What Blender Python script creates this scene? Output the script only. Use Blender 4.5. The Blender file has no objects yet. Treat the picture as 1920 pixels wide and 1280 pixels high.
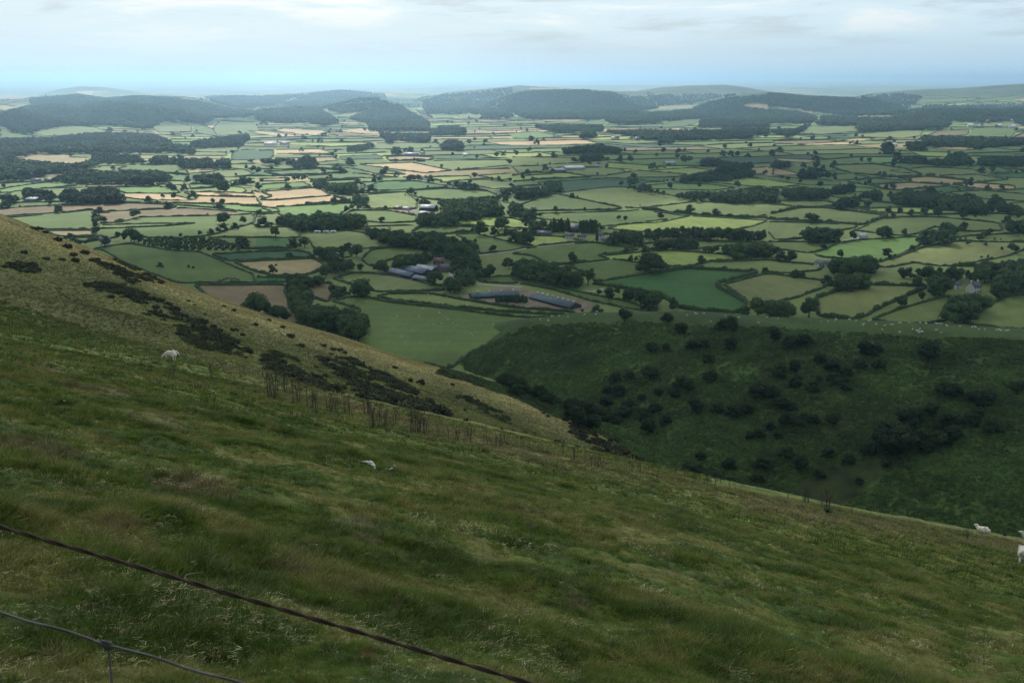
HAZE = 1.0e-4        # per metre
CLOUD = 0.85       # opacity of one skin of the cloud deck
# sunlit places (pixel of the photograph, radius across and along the view in metres)
GAPS = [(640, 268, 420, 420), (1590, 266, 420, 300), (1100, 262, 500, 260), (1660, 462, 110, 120), (1240, 240, 500, 500), (1300, 165, 900, 600), (1850, 170, 900, 900), (560, 372, 380, 260), (330, 372, 260, 200), (1000, 165, 700, 600), (150, 168, 900, 900), (1300, 380, 200, 160)]
GD = 1.35             # how thickly the grass is sown
import bpy, math, random
import numpy as np
sc = bpy.context.scene
COL = sc.collection
R = math.radians
# ------------------------------------------------------------------ camera
CAMZ = 170.0            # eye above the valley floor
F = 1884.0              # focal length in pixels of a 1920-wide frame
PITCH = math.atan(494.0 / F)
cd = bpy.data.cameras.new('camera'); cam = bpy.data.objects.new('camera', cd); COL.objects.link(cam)
cam.location = (0, 0, CAMZ); cam.rotation_euler = (math.pi / 2 - PITCH, 0, 0)
cd.sensor_width = 36; cd.lens = 36 * F / 1920; cd.clip_start = 0.05; cd.clip_end = 200000
cd.dof.use_dof = True; cd.dof.focus_distance = 200; cd.dof.aperture_fstop = 18
sc.camera = cam
# ------------------------------------------------------------------ light
SUN_EL, SUN_AZ = R(37), R(-14)      # azimuth from +Y (straight ahead), negative = left
sd = bpy.data.lights.new('sun', 'SUN'); sun = bpy.data.objects.new('sun', sd); COL.objects.link(sun)
sd.energy = 5.0; sd.angle = R(0.5); sd.color = (1, 0.98, 0.95)
sun.rotation_euler = (math.pi / 2 - SUN_EL, 0, math.pi - SUN_AZ)   # light comes from ahead-left
sun.location = (0, 0, 900)
w = bpy.data.worlds.new('World'); sc.world = w; w.use_nodes = True
nt = w.node_tree; nt.nodes.clear()
def N(nt, t, **k):
    n = nt.nodes.new(t)
    for a, b in k.items():
        if a == 'i':
            for q, v in b.items(): n.inputs[q].default_value = v
        else: setattr(n, a, b)
    return n
L = lambda nt, a, b: nt.links.new(a, b)
sky = N(nt, 'ShaderNodeTexSky', sky_type='NISHITA', sun_disc=False, sun_elevation=SUN_EL, sun_rotation=SUN_AZ, altitude=300)
sky.air_density = 1.0; sky.dust_density = 1.5; sky.ozone_density = 1.5
bg1 = N(nt, 'ShaderNodeBackground', i={'Strength': 0.10}); L(nt, sky.outputs[0], bg1.inputs[0])
tc = N(nt, 'ShaderNodeTexCoord'); sx = N(nt, 'ShaderNodeSeparateXYZ'); L(nt, tc.outputs['Generated'], sx.inputs[0])
# cloud cover: colour by elevation, broken by stretched noise
ramp = N(nt, 'ShaderNodeValToRGB'); e = ramp.color_ramp.elements
e[0].position = 0.0; e[0].color = (0.52, 0.81, 1.06, 1)
e[1].position = 1.0; e[1].color = (0.36, 0.42, 0.46, 1)
for p, c in ((0.02, (0.54, 0.79, 0.99, 1)), (0.045, (0.63, 0.83, 0.96, 1)), (0.09, (0.72, 0.87, 0.96, 1)), (0.3, (0.46, 0.54, 0.60, 1))):
    q = e.new(p); q.color = c
L(nt, sx.outputs[2], ramp.inputs[0])
mp = N(nt, 'ShaderNodeMapping'); mp.inputs['Scale'].default_value = (3.0, 3.0, 22.0); L(nt, tc.outputs['Generated'], mp.inputs[0])
nz = N(nt, 'ShaderNodeTexNoise', i={'Scale': 1.9, 'Detail': 8.0, 'Roughness': 0.6, 'Distortion': 0.25}); L(nt, mp.outputs[0], nz.inputs['Vector'])
cr = N(nt, 'ShaderNodeValToRGB'); e = cr.color_ramp.elements
e[0].position = 0.33; e[0].color = (0.66, 0.66, 0.67, 1); e[1].position = 0.63; e[1].color = (1.32, 1.12, 1.03, 1)
q = e.new(0.45); q.color = (0.95, 0.97, 0.99, 1); q = e.new(0.53); q.color = (1.0, 1.0, 1.0, 1)
L(nt, nz.outputs[0], cr.inputs[0])
# the noise only bites above two degrees: the strip on the horizon is plain haze
mr = N(nt, 'ShaderNodeMapRange', i={1: 0.015, 2: 0.06, 3: 0.0, 4: 1.0}); L(nt, sx.outputs[2], mr.inputs[0])
mx0 = N(nt, 'ShaderNodeMix', data_type='RGBA'); mx0.inputs[6].default_value = (1, 1, 1, 1)
L(nt, mr.outputs[0], mx0.inputs[0]); L(nt, cr.outputs[0], mx0.inputs[7])
mx = N(nt, 'ShaderNodeMix', data_type='RGBA', blend_type='MULTIPLY'); mx.inputs[0].default_value = 1.0
L(nt, ramp.outputs[0], mx.inputs[6]); L(nt, mx0.outputs[2], mx.inputs[7])
bg2 = N(nt, 'ShaderNodeBackground', i={'Strength': 1.0}); L(nt, mx.outputs[2], bg2.inputs[0])
ms = N(nt, 'ShaderNodeMixShader', i={0: 0.82}); L(nt, bg1.outputs[0], ms.inputs[1]); L(nt, bg2.outputs[0], ms.inputs[2])
ow = N(nt, 'ShaderNodeOutputWorld'); L(nt, ms.outputs[0], ow.inputs[0])
sc.view_settings.view_transform = 'Standard'; sc.view_settings.look = 'None'
sc.view_settings.exposure = 0.15; sc.view_settings.gamma = 1.0; sc.view_settings.use_curve_mapping = False
sc.render.engine = 'CYCLES'
cy = sc.cycles
cy.use_denoising = True
try: cy.denoiser = 'OPENIMAGEDENOISE'; cy.denoising_input_passes = 'RGB_ALBEDO_NORMAL'; cy.denoising_prefilter = 'NONE'
except Exception: pass
cy.max_bounces = 5; cy.diffuse_bounces = 2; cy.glossy_bounces = 1; cy.transmission_bounces = 2; cy.volume_bounces = 0; cy.transparent_max_bounces = 12
cy.sample_clamp_indirect = 4.0

# ------------------------------------------------------------------ helpers
def link(o, parent=None):
    COL.objects.link(o)
    if parent is not None: o.parent = parent
    return o
def tag(o, label=None, cat=None, group=None, kind=None):
    if label: o['label'] = label
    if cat: o['category'] = cat
    if group: o['group'] = group
    if kind: o['kind'] = kind
    return o
def npmesh(name, V, Fc, mat=None, smooth=True, attrs=None, cols=None):
    """V (n,3); Fc (m,k) faces all of k corners, or a list of such arrays; attrs name->(n,) floats ; cols name->(n,3)"""
    me = bpy.data.meshes.new(name)
    V = np.ascontiguousarray(V, np.float32)
    Fs = Fc if isinstance(Fc, list) else [Fc]
    Fs = [np.asarray(f, np.int32) for f in Fs if len(f)]
    me.vertices.add(len(V)); me.vertices.foreach_set('co', V.ravel())
    if Fs:
        nl = sum(f.size for f in Fs); npf = sum(len(f) for f in Fs)
        me.loops.add(nl); me.polygons.add(npf)
        me.loops.foreach_set('vertex_index', np.concatenate([f.ravel() for f in Fs]).astype(np.int32))
        tot = np.concatenate([np.full(len(f), f.shape[1]) for f in Fs]).astype(np.int32)
        st = np.concatenate([[0], np.cumsum(tot)[:-1]]).astype(np.int32)
        me.polygons.foreach_set('loop_start', st); me.polygons.foreach_set('loop_total', tot)
    for k, a in (attrs or {}).items():
        at = me.attributes.new(k, 'FLOAT', 'POINT'); at.data.foreach_set('value', np.ascontiguousarray(a, np.float32))
    for k, a in (cols or {}).items():
        at = me.attributes.new(k, 'FLOAT_COLOR', 'POINT')
        c = np.ones((len(V), 4), np.float32); c[:, :3] = a; at.data.foreach_set('color', c.ravel())
    me.update(calc_edges=True)
    if Fs and smooth: me.polygons.foreach_set('use_smooth', np.ones(npf, bool))
    if mat: me.materials.append(mat)
    return me
def mobj(name, me, parent=None): return link(bpy.data.objects.new(name, me), parent)

# value noise
def _h(ix, iy, seed):
    n = (ix.astype(np.int64) * 374761393 + iy.astype(np.int64) * 668265263 + seed * 1274126177) & 0xffffffff
    n = ((n ^ (n >> 13)) * 1274126177) & 0xffffffff
    return ((n ^ (n >> 16)) & 0xffff) / 65535.0
def vn(x, y, seed=0):
    ix = np.floor(x); iy = np.floor(y); fx = x - ix; fy = y - iy
    fx = fx * fx * fx * (fx * (fx * 6 - 15) + 10); fy = fy * fy * fy * (fy * (fy * 6 - 15) + 10)
    ix = ix.astype(np.int64); iy = iy.astype(np.int64)
    a = _h(ix, iy, seed); b = _h(ix + 1, iy, seed); c = _h(ix, iy + 1, seed); d = _h(ix + 1, iy + 1, seed)
    return (a + (b - a) * fx) * (1 - fy) + (c + (d - c) * fx) * fy - 0.5
def fbm(x, y, s, o=4, seed=0, g=0.5):
    x = np.asarray(x, float) / s; y = np.asarray(y, float) / s; r = 0; a = 1
    for k in range(o):
        r = r + a * vn(x * 2 ** k * 0.94 + y * 0.34 * 2 ** k + 17.3 * k, y * 2 ** k * 0.94 - x * 0.34 * 2 ** k + 5.1 * k, seed + k * 31); a *= g
    return r
CT, ST = math.cos(PITCH), math.sin(PITCH)
def ray(px, py):
    """pixel (1920x1280) -> (X/Y, Z-slope per Y)"""
    u = (np.asarray(px, float) - 960) / F; v = (640 - np.asarray(py, float)) / F
    fy = CT + v * ST; fz = -ST + v * CT
    return u / fy, fz / fy
def P3(px, py, d):
    k, s = ray(px, py); return np.array([k * d, d + 0 * k, CAMZ + s * d]).T
def proj(X, Y, Z):
    c = Y * CT - (Z - CAMZ) * ST; up = Y * ST + (Z - CAMZ) * CT
    return 960 + F * X / c, 640 - F * up / c
def inpoly(px, py, poly):
    r = np.zeros(np.shape(px), bool); n = len(poly); j = n - 1
    for i in range(n):
        xi, yi = poly[i]; xj, yj = poly[j]
        if yi != yj:
            c = ((yi > py) != (yj > py)) & (px < (xj - xi) * (py - yi) / (yj - yi) + xi)
            r ^= c
        j = i
    return r
def smax(a, b, k):
    h = np.clip(0.5 + 0.5 * (a - b) / k, 0, 1); return b + (a - b) * h + k * h * (1 - h)
def sstep(a, b, x):
    t = np.clip((x - a) / (b - a), 0, 1); return t * t * (3 - 2 * t)

# ------------------------------------------------------------------ terrain : far hills and valley floor
#  (crest pixels, distance, front depth, back depth)
HILLS = [
 ([(-300,178),(-150,172),(0,192),(60,183),(110,168),(150,162),(200,164),(260,173),(310,180),(360,186),(420,200)], 9500, 1100, 1500),
 ([(-400,190),(-200,175),(0,189),(55,187),(100,181),(150,178),(190,185),(215,188),(240,182),(300,179),(350,183),(385,189),(420,200),(470,216),(500,228)], 5600, 700, 900),
 ([(-400,186),(-200,188),(0,196),(60,204),(100,199),(150,203),(160,199),(200,194),(240,196),(300,202),(350,211),(400,224),(430,240)], 4500, 560, 700),
 ([(-400,196),(-200,214),(0,205),(60,216),(120,226),(200,236),(260,246),(300,262)], 3700, 600, 600),
 ([(340,200),(385,187),(420,181),(480,178),(560,175),(600,171),(640,168),(700,172),(740,175),(800,178),(830,182),(870,190),(910,205)], 8200, 1100, 1200),
 ([(430,225),(480,208),(540,203),(590,205),(620,214),(640,226),(655,240)], 5000, 260, 400),
 ([(570,235),(600,207),(640,196),(670,189),(700,187),(740,192),(780,207),(810,226),(830,240)], 4900, 330, 500),
 ([(740,215),(790,184),(820,180),(850,173),(890,170),(940,165),(975,161),(1000,163),(1060,167),(1150,172),(1200,172),(1240,180),(1280,200)], 7000, 620, 900),
 ([(870,225),(900,205),(930,190),(960,180),(1000,172),(1060,170),(1130,171),(1160,182),(1195,203),(1215,225)], 5800, 300, 600),
 ([(1120,200),(1160,176),(1200,169),(1240,163),(1290,160),(1360,160),(1400,165),(1440,172),(1500,185),(1560,205)], 7600, 700, 900),
 ([(1290,225),(1310,207),(1340,192),(1370,183),(1400,177),(1440,173),(1500,178),(1560,182),(1620,186),(1680,198),(1700,212),(1720,230)], 5300, 420, 600),
 ([(1420,180),(1450,173),(1500,169),(1560,171),(1620,176),(1680,180),(1720,190)], 12000, 1500, 1500),
 ([(1540,215),(1600,184),(1640,176),(1700,171),(1740,168),(1800,165),(1860,160),(1920,157),(2000,153),(2200,148),(2500,150)], 6600, 900, 1200),
 ([(1480,250),(1560,222),(1640,216),(1700,212),(1800,208),(1920,208),(2100,200),(2400,190)], 4300, 380, 600),
]
def hills_z(k, Y):
    """k = X/Y ; both arrays of one shape"""
    px = 960 + k * F * (CT + 0.25 * ST)            # columns of the crest lines, near enough for the horizon band
    z = np.zeros(np.shape(Y))
    X = k * Y
    for i, (pts, d, wf, wb) in enumerate(HILLS):
        p = np.array(pts, float)
        kk, ss = ray(p[:, 0], p[:, 1])
        top = np.interp(k, kk, CAMZ + ss * d, left=CAMZ + ss[0] * d - 40, right=CAMZ + ss[-1] * d - 40)
        top = np.clip(top, 0, None)
        dd = d + 0.12 * wf * np.sin(k * 23 + i) + wf * 0.5 * fbm(X, Y * 0, 900, 2, 40 + i)
        t = (Y - dd) / np.where(Y < dd, wf, wb)
        rid = 1 + 0.22 * fbm(X, Y, 420, 4, 7 + i) * sstep(0.05, 1.0, np.abs(t)) * 2
        bell = np.exp(-np.abs(t) ** 2.2) * rid
        z = smax(z, top * bell, 6)
    return z
def valley_z(k, Y):
    X = k * Y
    z = hills_z(k, Y) + 7 * fbm(X, Y, 520, 3, 3) * sstep(300, 1200, Y) + 1.5 * fbm(X, Y, 130, 2, 5)
    # far low downs near the horizon
    z = z + sstep(9000, 16000, Y) * (8 + 75 * np.clip(fbm(X, Y, 5200, 4, 77) + 0.12, 0, None))
    # gentle rises on the right and centre right
    z = z + 17 * np.exp(-((X - 560) / 210) ** 2 - ((Y - 1080) / 160) ** 2)
    z = z + 14 * np.exp(-((X - 480) / 260) ** 2 - ((Y - 760) / 120) ** 2)
    z = z + 6 * np.exp(-((X + 330) / 220) ** 2 - ((Y - 980) / 170) ** 2)
    z = z + 7 * np.exp(-((X - 180) / 260) ** 2 - ((Y - 1450) / 150) ** 2)
    return z
ks = np.linspace(-0.66, 0.66, 1230)
Ys = [300.0]
while Ys[-1] < 70000:
    y = Ys[-1]; Ys.append(y * (1.0042 if y < 1600 else 1.0058 if y < 9000 else 1.014))
Ys = np.array(Ys)
KK, YY = np.meshgrid(ks, Ys)
VZ = valley_z(KK, YY)
def vz_at(X, Y):
    X = np.asarray(X, float); Y = np.asarray(Y, float)
    k = np.clip(X / Y, ks[0], ks[-1] - 1e-6)
    a = (k - ks[0]) / (ks[1] - ks[0]); ia = np.clip(a.astype(int), 0, len(ks) - 2); fa = a - ia
    ib = np.clip(np.searchsorted(Ys, Y) - 1, 0, len(Ys) - 2); fb = np.clip((Y - Ys[ib]) / (Ys[ib + 1] - Ys[ib]), 0, 1)
    return (VZ[ib, ia] * (1 - fa) + VZ[ib, ia + 1] * fa) * (1 - fb) + (VZ[ib + 1, ia] * (1 - fa) + VZ[ib + 1, ia + 1] * fa) * fb
def ground(px, py):
    """first hit of pixel rays with the valley sheet -> (n,3)"""
    px = np.atleast_1d(np.asarray(px, float)); py = np.atleast_1d(np.asarray(py, float))
    k, s = ray(px, py); out = np.zeros((len(px), 3))
    T = Ys
    for i in range(len(px)):
        zr = CAMZ + s[i] * T; zg = vz_at(k[i] * T, T)
        below = zr < zg
        j = int(np.argmax(below)) if below.any() else len(T) - 1
        j = max(j, 1)
        a0 = zr[j - 1] - zg[j - 1]; a1 = zr[j] - zg[j]; f = a0 / (a0 - a1) if a0 > a1 else 1.0
        f = min(max(f, 0), 1); Y = T[j - 1] + (T[j] - T[j - 1]) * f
        out[i] = (k[i] * Y, Y, vz_at(k[i] * Y, Y))
    return out
# ------------------------------------------------------------------ terrain : the hill we stand on
C = []   # control points (X, Y, Z)
def cp(px, py, d, dz=0): p = P3(px, py, d); C.append((p[0], p[1], p[2] + dz))
def cx(X, Y, Z): C.append((X, Y, Z))
# ground round the camera : a plane falling ahead and to the right
def plane(X, Y): return CAMZ - 1.62 - 0.25 * X - 0.325 * Y
for X, Y in ((0,0),(-3,0),(3,0),(0,3),(-4,4),(4,4),(0,8),(-8,8),(8,8),(0,14),(-14,14),(14,14),(-12,-12),(12,-12),(0,-15),(-24,22),(22,22),(-30,-5),(30,-5),(0,25)): cx(X, Y, plane(X, Y) + (-0.0007 * (X * X + Y * Y) if Y > 0 else 0))
EDGE = [(-500,430,190),(-250,500,170),(0,562,200),(240,637,150),(480,703,88),(720,768,58),(960,833,48),(1200,886,46),(1440,935,48),(1680,972,58),(1920,1008,74),(2200,1070,80)]
for px, py, d in ((320,674,95),(120,640,120),(325,712,62),(540,758,46),(1915,1054,50),(1700,1010,44),(1812,1012,58)): cp(px, py, d)
for px, py, d in EDGE:
    cp(px, py, d)
    cp(px, py + 6, d + 14)
GOLD = [(-500,240,300),(-250,320,320),(0,407,335),(107,445,345),(175,467,350),(312,525,365),(390,552,370),(480,587,375),(555,610,380),(680,645,390),(780,679,395),(870,702,400),(960,737,398),(1047,777,385),(1115,802,370),(1180,812,352),(1240,848,325)]
for px, py, d in GOLD:
    cp(px, py, d); cp(px, py + 12, d + 45)
for px, py, d in ((0,545,200),(0,480,270),(-250,440,240),(240,610,175),(240,560,260),(480,680,150),(480,640,250),(720,745,150),(720,705,270),(960,815,190),(960,775,300),(1115,850,230),(1240,905,230)): cp(px, py, d)
for X, Y, Z in ((-330,520,50),(-200,540,30),(-80,540,10),(-450,620,10),(-300,650,-12),(-150,640,-15),(0,625,-8),(-600,700,-15),(-50,730,-15),(150,760,-15)): cx(X, Y, Z)
RAV = [(775,672,640,-8),(840,691,585,0),(920,720,540,0),(1000,748,500,0),(1080,775,465,0),(1150,795,432,0),(1210,835,395,0),(1280,892,355,0),(1400,935,320,0),(1600,985,300,0),(1850,1050,285,0),(2200,1100,280,0)]
for px, py, d, dz in RAV: cp(px, py, d, dz)
CREST = [(880,668,590),(920,640,600),(960,612,600),(1040,596,585),(1170,588,560),(1300,590,540),(1440,597,520),(1560,600,500),(1700,604,480),(1820,611,470),(1920,620,460),(2200,640,440)]
for px, py, d in CREST:
    cp(px, py, d); cp(px, py + (7 if px > 960 else 10), d + 45)
    cp(px, py - 4, d + 190, -30)
for px, py, d in ((1040,650,545),(1040,700,510),(1170,640,520),(1170,720,470),(1300,640,490),(1300,720,440),(1300,820,392),(1440,650,462),(1440,750,415),(1440,850,372),(1600,650,450),(1600,750,402),(1600,850,360),(1600,930,335),(1760,660,430),(1760,760,380),(1760,860,345),(1760,940,322),(1920,680,410),(1920,780,362),(1920,880,325),(1920,960,305),(2200,800,350)): cp(px, py, d)
for X, Y, Z in ((100,820,-40),(300,820,-35),(500,800,-30),(700,760,-20),(300,-10,60),(150,-10,122),(200,100,70),(150,60,108),(120,200,55),(-200,-20,215),(-300,100,215),(-150,60,185)): cx(X, Y, Z)
C = np.array(C)
def tps_fit(Cp, lam=0.5):
    n = len(Cp); S = 100.0; x = Cp[:, 0] / S; y = Cp[:, 1] / S
    r2 = (x[:, None] - x) ** 2 + (y[:, None] - y) ** 2
    K = 0.5 * r2 * np.log(r2 + 1e-12); K[np.arange(n), np.arange(n)] = lam * 0.01
    Pm = np.stack([np.ones(n), x, y], 1); A = np.zeros((n + 3, n + 3)); A[:n, :n] = K; A[:n, n:] = Pm; A[n:, :n] = Pm.T
    return np.linalg.solve(A, np.concatenate([Cp[:, 2], np.zeros(3)]))
TW = tps_fit(C)
def tps(X, Y):
    X = np.asarray(X, float); Y = np.asarray(Y, float); sh = X.shape
    x = X.ravel() / 100; y = Y.ravel() / 100; o = TW[-3] + TW[-2] * x + TW[-1] * y
    for i in range(len(C)):
        r2 = (x - C[i, 0] / 100) ** 2 + (y - C[i, 1] / 100) ** 2
        o += TW[i] * 0.5 * r2 * np.log(r2 + 1e-12)
    return o.reshape(sh)
def relief(X, Y):
    """hummocks and terracettes of the hillside"""
    rr = np.hypot(X, Y)
    a = 0.22 * fbm(X, Y, 7.5, 3, 11) * sstep(1.5, 14, rr)
    a = a + (0.17 * fbm(X, Y, 1.1, 3, 12) + .07 * fbm(X, Y, .45, 2, 14) * sstep(25, 12, rr)) * sstep(1, 5, rr) * sstep(160, 60, rr)
    a = a + 1.6 * fbm(X, Y, 46, 3, 13) * sstep(40, 220, rr) + 3.0 * fbm(X + 0.9 * Y, Y * 0.3, 60, 3, 15) * sstep(180, 330, rr) * sstep(0, 90, X)
    return a
def hill_raw(X, Y): return tps(X, Y) + relief(X, Y)
# hill grid, polar round the camera
OY = 6.0       # the fan of the hill mesh opens a few metres behind the camera
az = np.linspace(R(-76), R(76), 1520)
rs = [0.5]
while rs[-1] < 840: rs.append(rs[-1] + max(0.09, rs[-1] * 0.0062))
rs = np.array(rs)
AA, RR = np.meshgrid(az, rs)
HX, HY = np.sin(AA) * RR, np.cos(AA) * RR - OY
HZ = hill_raw(HX, HY)
def hz_at(X, Y):
    X = np.asarray(X, float); Y = np.asarray(Y, float)
    a = np.clip((np.arctan2(X, Y + OY) - az[0]) / (az[1] - az[0]), 0, len(az) - 1.001); ia = a.astype(int); fa = a - ia
    r = np.hypot(X, Y + OY); ib = np.clip(np.searchsorted(rs, r) - 1, 0, len(rs) - 2); fb = np.clip((r - rs[ib]) / (rs[ib + 1] - rs[ib]), 0, 1)
    return (HZ[ib, ia] * (1 - fa) + HZ[ib, ia + 1] * fa) * (1 - fb) + (HZ[ib + 1, ia] * (1 - fa) + HZ[ib + 1, ia + 1] * fa) * fb
def hground(px, py, dmin=1.0):
    """first hit with the hill sheet (or None where it misses)"""
    px = np.atleast_1d(np.asarray(px, float)); py = np.atleast_1d(np.asarray(py, float))
    k, s = ray(px, py); out = np.full((len(px), 3), np.nan)
    T = np.concatenate([[dmin], rs[rs > dmin]])
    for i in range(len(px)):
        zr = CAMZ + s[i] * T; zg = hz_at(k[i] * T, T); below = (zr < zg) & (T * math.hypot(1, k[i]) < rs[-1])
        if not below.any(): continue
        j = max(int(np.argmax(below)), 1)
        a0 = zr[j - 1] - zg[j - 1]; a1 = zr[j] - zg[j]; f = a0 / (a0 - a1) if a0 > a1 else 1.0
        Y = T[j - 1] + (T[j] - T[j - 1]) * min(max(f, 0), 1)
        z = hz_at(k[i] * Y, Y)
        if Y > 320 and vz_at(k[i] * Y, Y) > z: continue
        out[i] = (k[i] * Y, Y, z)
    return out
def grid_faces(nr, nc):
    a = np.arange(nr * nc).reshape(nr, nc)
    return np.stack([a[:-1, :-1], a[:-1, 1:], a[1:, 1:], a[1:, :-1]], -1).reshape(-1, 4)
def box_mesh(x0, x1, y0, y1, z0, z1):
    V = [(x, y, z) for z in (z0, z1) for y in (y0, y1) for x in (x0, x1)]
    return np.array(V, float), np.array([(0, 2, 3, 1), (4, 5, 7, 6), (0, 1, 5, 4), (1, 3, 7, 5), (3, 2, 6, 7), (2, 0, 4, 6)])
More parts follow.
